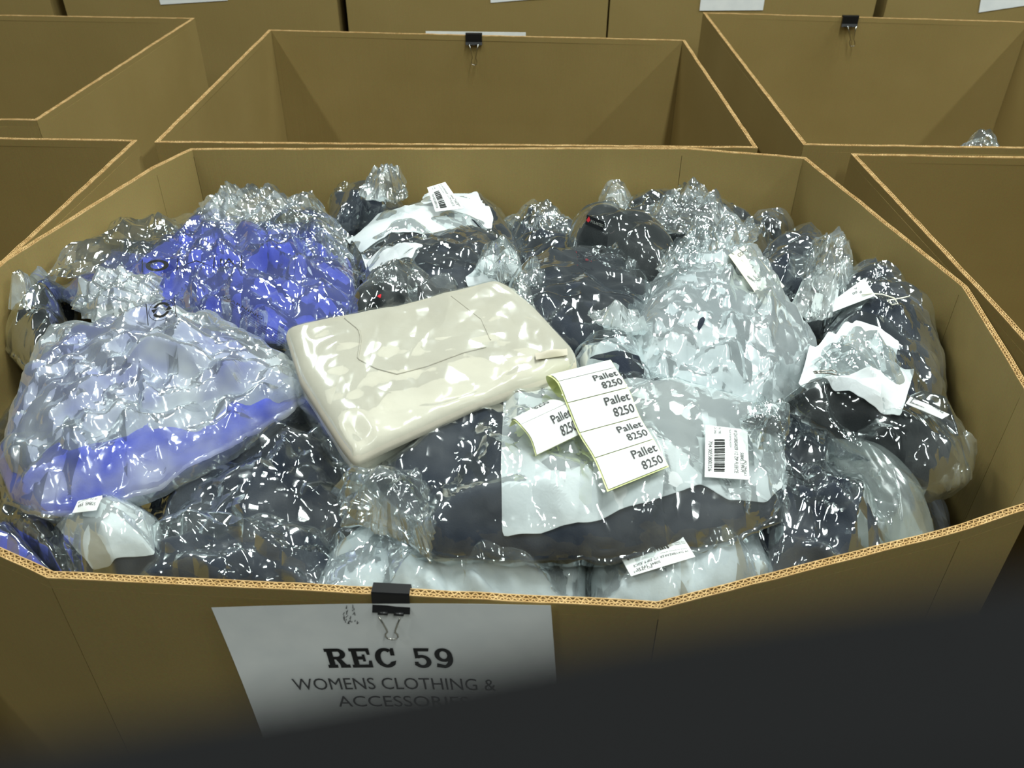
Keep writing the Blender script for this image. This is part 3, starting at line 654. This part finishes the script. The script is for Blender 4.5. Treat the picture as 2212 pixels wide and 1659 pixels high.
# ---- centre back
Fb = bag('bagged_garment', 'dark navy garment bag just behind the beige trousers, white paper corners showing', [(785, 560), (900, 530), (1040, 505), (1110, 520), (1135, 570), (1110, 615), (1000, 640), (880, 660), (800, 640)], layer(0.035), 0.06, NAVY, 36, fmat=F_CLEAR, fscale=1.06)
sheet(Fb.root, [(780, 548), (850, 535), (915, 530), (890, 560), (800, 590)], Fb.fz, 0.003, TISSUE, 37)
sheet(Fb.root, [(1005, 600), (1060, 570), (1120, 555), (1125, 575), (1100, 610), (1010, 625)], Fb.fz, 0.003, TISSUE, 38)
flap(Fb.root, [(1030, 560), (1040, 520), (1080, 505), (1120, 530), (1128, 575), (1080, 590)], layer(0.085), 0.025, 39, F_CRUMP)
Gb = bag('bagged_garment', 'small black crinkled garment bag with a red speck, left of the beige trousers', [(750, 660), (770, 610), (830, 590), (910, 590), (960, 620), (1000, 640), (900, 680), (780, 710)], layer(0.055), 0.045, BLACKF, 40, fmat=F_CRUMP, fscale=1.06)
flap(Gb.root, [(775, 620), (800, 580), (860, 560), (905, 560), (912, 600), (880, 630), (820, 650)], layer(0.08), 0.025, 41, F_CLEAR)
sp = sheet(Gb.root, [(814, 640), (824, 634), (822, 644)], Gb.fz, 0.004, RED, 42, 'red_speck', amp=0, nseg=12, ring=3)
Hb = bag('bagged_garment', 'flat navy garment in clear film right behind the beige trousers', [(1080, 640), (1130, 580), (1280, 550), (1400, 580), (1420, 680), (1380, 760), (1280, 780), (1180, 760), (1100, 700)], layer(0.025), 0.06, NAVY, 43, fmat=F_TIGHT, fscale=1.08, cr=0.7, a=8)
flap(Hb.root, [(1110, 600), (1125, 565), (1160, 555), (1180, 580), (1165, 615), (1130, 630)], layer(0.075), 0.02, 44, F_CRUMP)
# logo roll
I_ = bag('bagged_garment', 'black rolled garment with a small logo, pointing left near the back wall', [(1226, 500), (1232, 470), (1260, 448), (1300, 455), (1380, 490), (1450, 520), (1480, 560), (1440, 590), (1380, 570), (1300, 530), (1240, 520)], layer(0.062), 0.065, BLACKF, 45, fmat=F_TIGHT, fscale=1.06, cr=0.7, a=3)
flap(I_.root, [(1300, 550), (1325, 535), (1380, 570), (1395, 610), (1385, 640), (1350, 610)], layer(0.05), 0.03, 46, F_CRUMP)
lp_o, lp = label_card(I_.root, [(1268, 468), (1306, 484), (1302, 503), (1264, 488)], I_.fz, 0.004, 1, 0.003, 'logo_patch', BLACKF, 0.0, lifts=(0.012, 0.012, 0.0, 0.0))
pr = Print(); pr.text('POLARTEC', .27, .32, .30, .70); pr.put(lp(0.0008), PALEINK, I_.root, 'logo_print', lp_o)
pr = Print(); pr.add([(.02, .35), (.12, .85), (.24, .5), (.14, .2)], [(0, 1, 2, 3)]); pr.put(lp(0.0009), RED, I_.root, 'logo_mark', lp_o)

# ---- left side
C_ = bag('bagged_garment', 'black garment in crinkled film at the left wall', [(0, 640), (40, 610), (110, 620), (140, 680), (130, 740), (70, 780), (20, 740), (-40, 680)], layer(0.01), 0.06, BLACKF, 47, fmat=F_CLEAR, fscale=1.08)
flap(C_.root, [(-30, 600), (0, 565), (40, 580), (75, 625), (50, 650), (0, 640)], layer(0.06), 0.03, 48, F_MILK)
B2 = bag('bagged_garment', 'periwinkle blue garment in clear film, farther of the two blue ones', [(92, 592), (175, 552), (260, 548), (370, 500), (410, 470), (470, 462), (550, 500), (600, 490), (720, 500), (757, 540), (765, 600), (745, 650), (700, 690), (600, 710), (500, 690), (330, 640), (150, 625)], layer(0.03), 0.06, BLUE, 49, film=[(95, 600), (90, 520), (100, 470), (200, 460), (330, 455), (430, 450), (560, 440), (690, 445), (750, 500), (775, 560), (770, 640), (740, 700), (620, 730), (480, 710), (300, 660), (150, 640)], fmat=F_CLEAR, cr=1.5, puff=0.03, fold=0.010, gsoft=2, fseg=260, fring=64, nfilm=(10, 10, 60))
flap(B2.root, [(84, 575), (92, 520), (94, 458), (150, 454), (260, 458), (350, 462), (400, 470), (380, 520), (260, 560), (150, 585)], layer(0.075), 0.022, 50, F_CLEAR, cr=1.0, nseg=190, fr=(7, 8, 40))
flap(B2.root, [(395, 490), (425, 420), (470, 385), (545, 388), (620, 405), (690, 415), (740, 465), (750, 530), (600, 510), (480, 490)], layer(0.065), 0.045, 51, F_CRUMP, nseg=210, cr=1.3)
B1 = bag('bagged_garment', 'periwinkle blue garment in milky crinkled film with recycling mark, nearer of the two blue ones', [(60, 785), (110, 715), (260, 690), (420, 680), (530, 725), (610, 790), (635, 815), (510, 865), (340, 935), (180, 995), (60, 1000), (-5, 970), (0, 880)], layer(0.072), 0.055, BLUE, 52, film=[(45, 780), (60, 725), (110, 685), (220, 668), (340, 648), (460, 652), (560, 708), (640, 768), (668, 800), (645, 822), (510, 872), (330, 945), (180, 1005), (60, 1010), (-8, 980), (5, 900)], fmat=F_HAZE, cr=1.2, puff=0.03, fold=0.008, fseg=260, fring=64, nfilm=(10, 10, 60))
B1b = bag('bagged_garment', 'blue folded layer with a white hem under the nearer blue bag', [(-25, 960), (100, 930), (300, 880), (500, 820), (655, 800), (645, 850), (500, 940), (330, 1030), (170, 1085), (90, 1090), (15, 1060)], layer(0.066), 0.036, BLUE, 53, fmat=F_MILK, fscale=1.05, fold=0.011, foldf=(6, 26), cr=1.5)
flap(B1.root, [(150, 640), (200, 590), (270, 570), (345, 590), (350, 640), (280, 670), (190, 680)], layer(0.09), 0.02, 54, F_MILK)
# ---- right side
Nw = bag('bagged_garment', 'white garment in milky crumpled film, biggest white bundle, cream card inside', [(1390, 640), (1430, 560), (1500, 530), (1600, 520), (1670, 590), (1710, 650), (1760, 710), (1755, 780), (1690, 830), (1580, 850), (1450, 830), (1390, 790), (1355, 730)], layer(0.05), 0.07, WHITEF, 55, film=[(1375, 640), (1410, 560), (1470, 510), (1560, 490), (1640, 500), (1685, 580), (1720, 640), (1775, 700), (1770, 790), (1700, 845), (1580, 870), (1440, 845), (1375, 790), (1342, 725)], fmat=F_HAZE, cr=1.5, puff=0.03, fold=0.008, fseg=250, fring=60, nfilm=(10, 10, 60))
cc_o, ccf = label_card(Nw.root, [(1648, 668), (1693, 626), (1610, 536), (1572, 560)], Nw.fz, 0.004, 5, 0.006, 'cream_card', CREAM, 0.003)
pr = Print(); pr.text('CCONI', .3, .08, .07, .5); pr.put(ccf(0.0007), GREYINK, Nw.root, 'card_print', cc_o)
sheet(Nw.root, [(1506, 706), (1510, 690), (1519, 683), (1524, 690), (1517, 704), (1510, 714)], Nw.fz, 0.005, NAVY, 156, 'opening_shade_patch', amp=0, nseg=20, ring=4)  # flat dark sheet standing in for the shade inside an opening
flap(Nw.root, [(1420, 580), (1435, 525), (1490, 492), (1560, 480), (1650, 470), (1640, 500), (1560, 530), (1490, 570)], layer(0.115), 0.02, 56, F_CRUMP)
flap(Nw.root, [(1345, 700), (1300, 680), (1268, 660), (1285, 650), (1340, 655), (1390, 670), (1400, 700)], layer(0.09), 0.02, 57, F_MILK)
Xs = bag('bagged_garment', 'white tissue wrapped piece with a red edge, tucked behind the label strips', [(1235, 760), (1260, 725), (1330, 715), (1390, 760), (1420, 840), (1330, 870), (1250, 820)], layer(0.05), 0.05, WHITEF, 58, fmat=F_CLEAR, fscale=1.06)
sheet(Xs.root, [(1272, 778), (1300, 765), (1380, 772), (1392, 800), (1385, 830), (1330, 845), (1345, 800)], Xs.fz, 0.004, NAVY, 59, 'dark_cloth')
sheet(Xs.root, [(1214, 722), (1234, 720), (1228, 732)], Xs.fz, 0.004, RED, 60, 'red_edge', amp=0, nseg=12, ring=3)
Pb = bag('bagged_garment', 'long dark folded garment by the right wall with white paper and barcode strip', [(1690, 850), (1760, 830), (1880, 840), (2000, 870), (2080, 915), (2110, 955), (2085, 1000), (2030, 1010), (1950, 975), (1850, 920), (1750, 875)], layer(0.078), 0.05, BLACKF, 61, film=[(1690, 850), (1760, 825), (1880, 840), (2010, 870), (2095, 915), (2122, 965), (2100, 1025), (2030, 1040), (1940, 1000), (1840, 945), (1740, 890)], fmat=F_CLEAR, cr=1.2, puff=0.03)
sheet(Pb.root, [(1745, 760), (1800, 720), (1850, 692), (1905, 715), (1940, 745), (1932, 785), (1976, 800), (1960, 850), (1945, 900), (1880, 880), (1800, 850), (1720, 845), (1735, 800)], lambda x, y: np.maximum(Mr.fz(x, y), np.maximum(Pb.fz(x, y), layer(0.07)(x, y))), 0.005, TISSUE, 62, amp=0.007, nseg=200, ring=40)
flap(Pb.root, [(1760, 760), (1830, 700), (1900, 720), (1950, 770), (1965, 850), (1900, 880), (1800, 850)], layer(0.10), 0.022, 162, F_CLEAR, cr=1.2, fr=(8, 9, 45))
flap(Pb.root, [(1990, 880), (2060, 905), (2115, 950), (2110, 1010), (2060, 1030), (2010, 985)], layer(0.075), 0.03, 163, F_CRUMP)
lab, fn = label_card(Pb.root, [(1962, 870), (2046, 908), (2030, 918), (1952, 885)], Pb.fz, 0.008, 6, 0.008)
pr = Print(); pr.bars(.06, .15, .45, .9, 8); pr.text('50845', .6, .5, .3, .3); pr.put(fn(0.0008), INK, Pb.root, 'label_print', lab)
Qb = bag('bagged_garment', 'navy garment in a bulging frosted bag at the front right', [(1640, 930), (1740, 860), (1850, 890), (1950, 980), (1995, 1070), (1995, 1170), (1900, 1240), (1760, 1280), (1650, 1270), (1620, 1100)], layer(0.0), 0.065, NAVY, 63, film=[(1680, 950), (1720, 880), (1800, 885), (1900, 940), (1990, 1030), (2035, 1110), (2030, 1180), (1900, 1260), (1760, 1280), (1660, 1260), (1650, 1100)], fmat=F_CLEAR, cr=1.3, puff=0.045, fold=0.012, foldf=(6, 24))
flap(Qb.root, [(1760, 905), (1860, 915), (1950, 980), (2010, 1045), (2036, 1115), (2030, 1165), (1960, 1150), (1880, 1060), (1810, 970)], layer(0.045), 0.045, 64, F_FROST, cr=0.2, a=2.2, name='film_bulge', ruffle=0.0, lump=0.0)
# ---- front centre
Sb = bag('bagged_garment', 'dark garment in glossy clear film between the blue bag and the carton front', [(250, 1060), (330, 960), (470, 860), (640, 780), (760, 800), (860, 900), (930, 1010), (930, 1120), (760, 1185), (540, 1215), (345, 1225)], layer(-0.006), 0.06, NAVY, 65, fmat=F_CLEAR, fscale=1.05, cr=1.3, fold=0.005)
Sl = bag('bagged_garment', 'dark garment with white tissue at the front left corner of the heap', [(100, 1150), (180, 1100), (270, 1080), (345, 1120), (345, 1200), (260, 1240), (180, 1235)], layer(0.02), 0.05, NAVY, 66, fmat=F_CLEAR, fscale=1.12, tissue=True, cr=1.2)
sheet(Sl.root, [(115, 1150), (200, 1090), (285, 1078), (345, 1130), (335, 1200), (240, 1225), (200, 1232)], Sl.gz, 0.0028, TISSUE, 67, amp=0.0022)
lab, fn = label_card(Sl.root, [(212, 1112), (160, 1118), (172, 1092), (225, 1080)], Sl.fz, 0.006, 9, 0.006)
pr = Print(); pr.text('50845_599', .1, .55, .2, .7); pr.text('W DAYBREAKER', .1, .2, .2, .8); pr.put(fn(0.0008), INK, Sl.root, 'label_print', lab)
V1 = bag('bagged_garment', 'black garment strip in film at the front left edge, above the blue strip', [(0, 1080), (60, 1090), (130, 1150), (210, 1235), (150, 1260), (60, 1190), (-20, 1130)], layer(0.005), 0.04, BLACKF, 68, fmat=F_CLEAR, fscale=1.08)
V2 = bag('bagged_garment', 'blue strip of a garment peeking over the front left rim', [(-20, 1120), (30, 1150), (80, 1200), (140, 1260), (60, 1260), (-30, 1210)], layer(0.02), 0.03, BLUE, 69, fmat=F_CLEAR, fscale=1.06)
Ud = bag('bagged_garment', 'dark glossy bag right behind the front rim, left of the white tissue bag', [(260, 1180), (400, 1140), (600, 1120), (740, 1140), (720, 1300), (500, 1310), (260, 1290)], layer(-0.012), 0.055, NAVY, 70, fmat=F_CLEAR, fscale=1.05, cr=1.3)
U1 = bag('bagged_garment', 'white tissue wrapped garment behind the clip and sign', [(690, 1190), (740, 1110), (900, 1070), (1100, 1080), (1270, 1130), (1265, 1320), (1000, 1330), (800, 1330), (640, 1310)], layer(-0.004), 0.055, WHITEF, 71, fmat=F_CLEAR, fscale=1.05, part='tissue_wrap', fold=0.008, foldf=(8, 40), cr=1.2)
U2 = bag('bagged_garment', 'white tissue wrapped garment with an upside down barcode label, behind the front right rim', [(1280, 1200), (1330, 1110), (1450, 1070), (1590, 1080), (1650, 1130), (1700, 1240), (1560, 1310), (1430, 1340), (1280, 1330)], layer(-0.002), 0.055, WHITEF, 72, fmat=F_CLEAR, fscale=1.05, part='tissue_wrap', fold=0.008, foldf=(8, 40), cr=1.0)
lab, fn = label_card(U2.root, [(1500, 1212), (1362, 1254), (1335, 1205), (1474, 1170)], U2.fz, 0.006, 11, 0.006)
care_print(lab, U2.root, fn, 12)
Rm = bag('bagged_garment', 'big navy garment bag at the front centre, white tissue carrying the label strips', [(750, 1010), (860, 900), (980, 820), (1150, 780), (1400, 790), (1600, 840), (1700, 880), (1705, 1000), (1690, 1080), (1600, 1130), (1400, 1170), (1150, 1175), (930, 1168), (830, 1115)], layer(0.052), 0.055, NAVY, 73, fmat=F_CLEAR, fscale=1.035, cr=1.0, tissue=True, fold=0.003, fseg=260, fring=60)
sheet(Rm.root, [(1088, 858), (1200, 835), (1400, 822), (1520, 826), (1600, 835), (1690, 870), (1655, 920), (1690, 950), (1700, 1000), (1688, 1060), (1655, 1088), (1570, 1085), (1515, 1050), (1400, 1088), (1270, 1130), (1085, 1163), (1082, 1000)], Rm.gz, 0.0028, TISSUE, 74, amp=0.0022, nseg=220, ring=40)
flap(Rm.root, [(715, 1030), (790, 1000), (880, 955), (925, 1010), (935, 1100), (925, 1168), (870, 1130), (780, 1100), (735, 1100)], layer(0.075), 0.035, 75, F_CRUMP, nseg=180)
flap(Rm.root, [(1605, 900), (1640, 850), (1700, 850), (1712, 900), (1695, 955), (1640, 945)], layer(0.11), 0.02, 76, F_CLEAR)
zp, zf = label_card(Rm.root, [(1602, 920), (1640, 903), (1690, 930), (1680, 945)], Rm.fz, 0.004, 2, 0.006, 'dark_pull_tab', ZIP, 0.004)
lab, fn = label_card(Rm.root, [(1612, 940), (1616, 1048), (1520, 1042), (1522, 930)], Rm.fz, 0.004, 13, 0.007)
care_print(lab, Rm.root, fn, 14)
sheet(Rm.root, [(1478, 975), (1490, 968), (1494, 985), (1484, 992)], Rm.fz, 0.003, BLACKF, 77, 'dark_patch', amp=0, nseg=16, ring=3)  # small flat dark patch laid on the film
pin = on_surf([(1757, 803), (1775, 801), (1797, 800), (1806, 803), (1805, 809), (1797, 807), (1775, 805), (1759, 806)], lambda x, y: np.maximum(Pb.fz(x, y), layer(0.125)(x, y)) + 0.012)
pn = thing('safety_pin', 'small steel safety pin between the white bundle and the white tissue', 'pin', tuple(pin[0]))
v, f = tube([tuple(p) for p in pin], 0.0009, 6); mesh_obj('pin_wire', v, f, WIRE, pn)
# hang tag on the right-hand navy bag
ht = thing('hang_tag', 'white hang tag with string on the right-hand navy bag', 'tag', tuple(on_surf([(1835, 660)], Mr.fz)[0]))
lab, fn = label_card(ht, [(1792, 668), (1862, 618), (1886, 656), (1795, 690)], Mr.fz, 0.006, 15, 0.012, 'tag_card')
pr = Print(); pr.text('V', .62, .62, .16, .08); pr.text('00', .52, .40, .14, .12); pr.text('W', .68, .30, .14, .08); pr.put(fn(0.0008), GREYINK, ht, 'tag_print', lab)
pts = on_surf([(1860, 643), (1880, 640), (1905, 642), (1930, 650), (1938, 662), (1925, 664), (1915, 655), (1945, 650), (1962, 646)], lambda x, y: Mr.fz(x, y) + 0.008)
v, f = tube([tuple(p + np.array([0, 0, .004])) for p in pts], 0.0009, 6); mesh_obj('string', v, f, STRING, ht).parent = lab

# ---- beige trousers, folded, in a close clear bag on top of the heap
bt = layer(0.102)
tr_px = [(612, 702), (700, 680), (850, 655), (980, 622), (1080, 598), (1105, 612), (1150, 645), (1200, 700), (1245, 748), (1250, 780), (1180, 812), (1030, 862), (880, 930), (762, 985), (735, 950), (690, 880), (645, 810)]
Tg = Blob(tr_px, bt, 0.018, 0.005, a=14, lift=0.8, nseg=220, soft=2)
tro = thing('folded_trousers', 'folded beige trousers in a close clear bag on top of the heap', 'trousers', (Tg.c[0], Tg.c[1], RIM + float(bt(*[np.array([t]) for t in Tg.c])[0])))
lowb = Blob([(x + 4, y + 12) for x, y in tr_px], layer(0.074), 0.024, 0.012, a=12, lift=0.8, nseg=200, soft=3)
def tz(x, y, r): return bt(x, y) + 0.018 * prof(r, 14, 2) + (crease(x, y, 90, 4, 4, 10, 0.05, 2.0) + 0.004 * fbm(x * 9, y * 9, 91, 3)) * np.clip((1 - r) * 6, 0.1, 1)
v, f = Tg.mesh(tz, 44, 8); upf = mesh_obj('upper_fold', v, f, BEIGE, tro)
v, f = lowb.mesh(lambda x, y, r: layer(0.074)(x, y) + 0.024 * prof(r, 12, 2) + 0.006 * fbm(x * 30, y * 30, 5, 2), 20, 6); mesh_obj('lower_fold', v, f, BEIGE, tro)
tzz = lambda x, y: np.where(Tg.r(x, y) < 1, tz(x, y, np.clip(Tg.r(x, y), 0, 1)), bt(x, y))
def seam(px, name='seam', r=0.0011, mat=None):
    p = np.array(px, float); s = np.r_[0, np.cumsum(np.linalg.norm(np.diff(p, axis=0), axis=1))]; t = np.linspace(0, s[-1], 60)
    q_ = np.stack([np.interp(t, s, p[:, 0]), np.interp(t, s, p[:, 1])], 1); w = on_surf(q_, tzz)
    w[:, 2] = tzz(w[:, 0], w[:, 1]) + RIM + 0.0002; v, f = tube([tuple(a_) for a_ in w], r, 6); o = mesh_obj(name, v, f, mat or BEIGE, tro); o.parent = upf; return o
seam([(745, 688), (775, 712), (780, 730), (773, 775), (815, 797), (858, 808), (920, 792), (1000, 762), (1050, 750)], 'pocket_seam')
seam([(975, 640), (1040, 690), (1060, 735)], 'side_seam', 0.0008)
lo_, lf = label_card(tro, [(1155, 768), (1225, 758), (1226, 772), (1158, 782)], tzz, 0.002, 1, 0.003, 'belt_loop', BEIGE, 0.005)
fb = Blob(tr_px, layer(0.07), 0.055, 0.02, a=9, lift=0.8, nseg=240, soft=2, scale=1.045)
fzz = lambda x, y, r: np.maximum(layer(0.07)(x, y) + 0.051 * prof(r, 9, 2) + 0.3 * crease(x, y, 92, 7, 8, 40, 0.22) * np.clip((1 - r) * 6, 0.1, 1) + 0.002, np.where(Tg.r(x, y) < 0.985, tz(x, y, np.clip(Tg.r(x, y), 0, 1)) + 0.0015, -1))
v, f = fb.mesh(fzz, 56, 10); mesh_obj('plastic_film', v, f, F_WARM, tro)
flap(tro, [(1095, 615), (1120, 605), (1150, 625), (1158, 660), (1135, 665), (1110, 645)], layer(0.105), 0.02, 93, F_CRUMP)

# ---- film print on the nearer blue bag
def film_print(B, corners, pr, off=0.012, mat=INK, name='film_print'):
    C = on_surf(corners, lambda x, y: B.fz(x, y) + off)
    def fn(u, v):
        u, v = np.asarray(u)[:, None], 1 - np.asarray(v)[:, None]
        p = C[0] * (1 - u) * (1 - v) + C[1] * u * (1 - v) + C[2] * u * v + C[3] * (1 - u) * v
        return p
    return pr.put(fn, mat, B.root, name, B.film)
pr = Print()
pr.rect(.02, .02, .05, .98); pr.rect(.95, .02, .98, .98)
pr.add(*ring_arc(.5, .52, .42, .46, .02, .022, 0, 360, 30)); pr.add(*ring_arc(.5, .52, .30, .34, .10, .11, 20, 150)); pr.add(*ring_arc(.5, .52, .30, .34, .10, .11, 200, 330))
pr.add([(.18, .62), (.38, .62), (.24, .44)], [(0, 1, 2)]); pr.add([(.62, .42), (.86, .42), (.76, .62)], [(0, 1, 2)])
film_print(B1, [(313, 655), (378, 640), (383, 685), (318, 705)], pr, 0.022)
pr = Print(); pr.text('WARNING', .02, .70, .22, .5)
for k in range(4): pr.text('KEEP AWAY FROM BABIES AND CHILDREN', .04 + .1 * k, .52 - k * .15, .09, .7)
pr.rect(.3, .0, .98, .02)
film_print(B1, [(478, 632), (665, 735), (640, 765), (470, 655)], pr, 0.022)
pr = Print(); pr.add(*ring_arc(.16, .5, .12, .42, .05, .17, 0, 360, 24)); pr.rect(.0, .05, .012, .98); pr.rect(.36, .1, .37, .95); pr.rect(.72, .1, .73, .95); pr.rect(.98, .1, .99, .95)
pr.text('!A', .78, .3, .5, .14); pr.add([(.37, .3), (.55, .75), (.72, .2), (.55, .66)], [(0, 1, 2, 3)])
film_print(B2, [(306, 560), (525, 550), (525, 580), (306, 590)], pr, 0.012)

# ---- label strips lying on the front centre bag
def strip(name, label, rows, hs, marks, texts, seed):
    """rows: (left px, right px) down the strip; hs: height of each row above the bag"""
    surf = Rm.fz; pl, prt = [], []
    for (l, r_), h in zip(rows, hs):
        g_ = lambda x, y, hh=h: np.maximum(surf(x, y), layer(0.10)(x, y)) + hh
        a_, b_ = on_surf([l, r_], g_, hi=0.25); pl.append(a_); prt.append(b_)
    pl, prt = np.array(pl), np.array(prt); n = len(rows); tt = np.arange(n)
    def cr_(P, t):
        i = np.clip(np.floor(t).astype(int), 0, n - 2); f_ = (t - i)[:, None]
        p0, p1, p2, p3 = P[np.clip(i - 1, 0, n - 1)], P[i], P[i + 1], P[np.clip(i + 2, 0, n - 1)]
        return 0.5 * ((2 * p1) + (-p0 + p2) * f_ + (2 * p0 - 5 * p1 + 4 * p2 - p3) * f_ ** 2 + (-p0 + 3 * p1 - 3 * p2 + p3) * f_ ** 3)
    def fn(off):
        def f_(u, t):
            u, t = np.asarray(u, float), np.asarray(t, float); a_, b_ = cr_(pl, t), cr_(prt, t)
            e = 1e-3; tg = cr_((pl + prt) / 2, np.clip(t + e, 0, n - 1)) - cr_((pl + prt) / 2, np.clip(t - e, 0, n - 1)); nn = np.cross(b_ - a_, tg); nn /= np.linalg.norm(nn, axis=1)[:, None] + 1e-9
            nn = -nn
            return a_ + (b_ - a_) * u[:, None] + nn * off
        return f_
    root = thing(name, label, 'label strip', tuple(pl[-1]), 'label strips')
    nu, nv = 8, n * 8; U, Tt = np.meshgrid(np.linspace(0, 1, nu), np.linspace(0, n - 1, nv)); U, Tt = U.ravel(), Tt.ravel(); fq = grid_faces(nu, nv)
    mesh_obj('backing', np.concatenate([fn(0.0)(U, Tt), fn(-0.0003)(U, Tt)]), np.concatenate([fq[:, ::-1], fq + len(U)]), LINER, root)
    for k, (t0, t1) in enumerate(marks):
        U2, T2 = np.meshgrid(np.linspace(0.02, 0.98, 8), np.linspace(t0 + .018, t1 - .018, 14)); U2, T2 = U2.ravel(), T2.ravel(); f2 = grid_faces(8, 14)
        L_o = mesh_obj('sticker', np.concatenate([fn(0.0018)(U2, T2), fn(0.0012)(U2, T2)]), np.concatenate([f2[:, ::-1], f2 + len(U2)]), PAPER, root)
        pr = Print()
        for (s, u, v0, h, w) in texts[k]: pr.text(s, u, v0, h, w, bold=0.012)
        if pr.v:
            b = np.array(pr.v); tv = t1 - (t1 - t0) * b[:, 1]
            mesh_obj('sticker_print', fn(0.0026)(b[:, 0], tv), pr.f, GREYINK, root, smooth=False).parent = L_o
    return root
PT = [('Pallet', .55, .60, .26, .40), ('8250', .62, .20, .28, .33)]
strip('label_strip', 'strip of white stickers printed Pallet 8250, longer one, lying across the white tissue', [((1212, 866), (1330, 828)), ((1184, 830), (1312, 792)), ((1181, 812), (1318, 777)), ((1203, 826), (1330, 795)), ((1223, 872), (1357, 838)), ((1250, 937), (1383, 901)), ((1283, 992), (1413, 950)), ((1312, 1062), (1445, 1008))],
      [0.004, 0.012, 0.03, 0.036, 0.026, 0.014, 0.012, 0.012], [(2.35, 3.02), (3.02, 4.0), (4.0, 5.0), (5.0, 6.0), (6.0, 6.97)], [[], PT, PT, PT, PT], 1)
strip('label_strip', 'shorter curled strip of stickers beside the long strip', [((1100, 922), (1180, 880)), ((1108, 908), (1192, 866)), ((1123, 920), (1225, 873)), ((1145, 948), (1242, 905)), ((1157, 985), (1255, 938))],
      [0.006, 0.018, 0.022, 0.016, 0.008], [(0.55, 2.0), (2.0, 3.95)], [[('8250', .5, .42, .3, .34)], PT], 2)

# ---- bit of plastic in the carton at the upper right
pb = layer(0, flat=-0.045)
fr_ = thing('plastic_bag', 'crumpled clear bag peeking over the rim of the upper right carton', 'plastic bag', tuple(on_surf([(2110, 320)], pb)[0]))
flap(fr_, [(2040, 330), (2075, 300), (2120, 290), (2150, 285), (2165, 310), (2172, 345), (2100, 350)], pb, 0.045, 120, F_CRUMP, box=False)

# ------------------------------------------------------------------ photographer's hand: a finger close in front of the lens, out of focus
def cs(x, y, z): return CAM + RIGHT * x + UP * y + FWD * z
def hand():
    vs, es, rad = [], [], []
    def add(p, r, par=None):
        vs.append(tuple(cs(p[0] * 0.8, (p[1] - 0.0002) * 0.8, p[2] * 0.8))); rad.append(r * 0.8)
        if par is not None: es.append((par, len(vs) - 1))
        return len(vs) - 1
    wrist = add((0.125, -0.085, 0.012), 0.024)
    palm = add((0.095, -0.055, 0.020), 0.022, wrist); palm2 = add((0.075, -0.035, 0.028), 0.017, palm)
    fa_ = add((0.19, -0.16, 0.0), 0.030, wrist); add((0.30, -0.30, -0.03), 0.038, fa_)
    # fingers: root, knuckle, joint, tip
    for (pts, r0) in (([(0.056, -0.0142, 0.034), (0.0203, -0.0172, 0.033), (0.0072, -0.0188, 0.033), (-0.0056, -0.0213, 0.033), (-0.0203, -0.0234, 0.033), (-0.034, -0.0262, 0.034)], 0.0102),
                      ([(0.058, -0.034, 0.036), (0.030, -0.036, 0.037), (0.002, -0.040, 0.037), (-0.028, -0.045, 0.036)], 0.0090),
                      ([(0.060, -0.054, 0.034), (0.034, -0.056, 0.036), (0.008, -0.060, 0.036), (-0.018, -0.064, 0.035)], 0.0086),
                      ([(0.064, -0.072, 0.030), (0.042, -0.074, 0.032), (0.022, -0.078, 0.032), (0.004, -0.081, 0.031)], 0.0074)):
        pr_ = palm2 if pts[0][1] > -0.05 else palm
        for i, p in enumerate(pts): pr_ = add(p, r0 * (1.05, 1.0, 0.97, 0.95, 0.93, 0.86)[i], pr_)
    t0 = add((0.085, -0.03, 0.0), 0.013, palm); t1 = add((0.06, -0.015, -0.012), 0.0105, t0); add((0.034, -0.006, -0.014), 0.009, t1)
    me = bpy.data.meshes.new('hand'); me.from_pydata(vs, es, []); o = bpy.data.objects.new('dark_hand', me); COL.objects.link(o)
    o.modifiers.new('skin', 'SKIN'); s = o.modifiers.new('sub', 'SUBSURF'); s.levels = 2; s.render_levels = 2
    for i, d_ in enumerate(me.skin_vertices[0].data): d_.radius = (rad[i], rad[i]); d_.use_root = (i == 0)
    me.materials.append(HANDCOL)
    dg = bpy.context.evaluated_depsgraph_get(); m2 = bpy.data.meshes.new_from_object(o.evaluated_get(dg)); o.modifiers.clear(); o.data = m2
    if not m2.materials: m2.materials.append(HANDCOL)
    tag(o, 'dark out-of-focus finger of the hand holding the camera, across the lower right corner', 'hand')
hand()
for o in SC.objects:
    if '_o' in o: del o['_o']
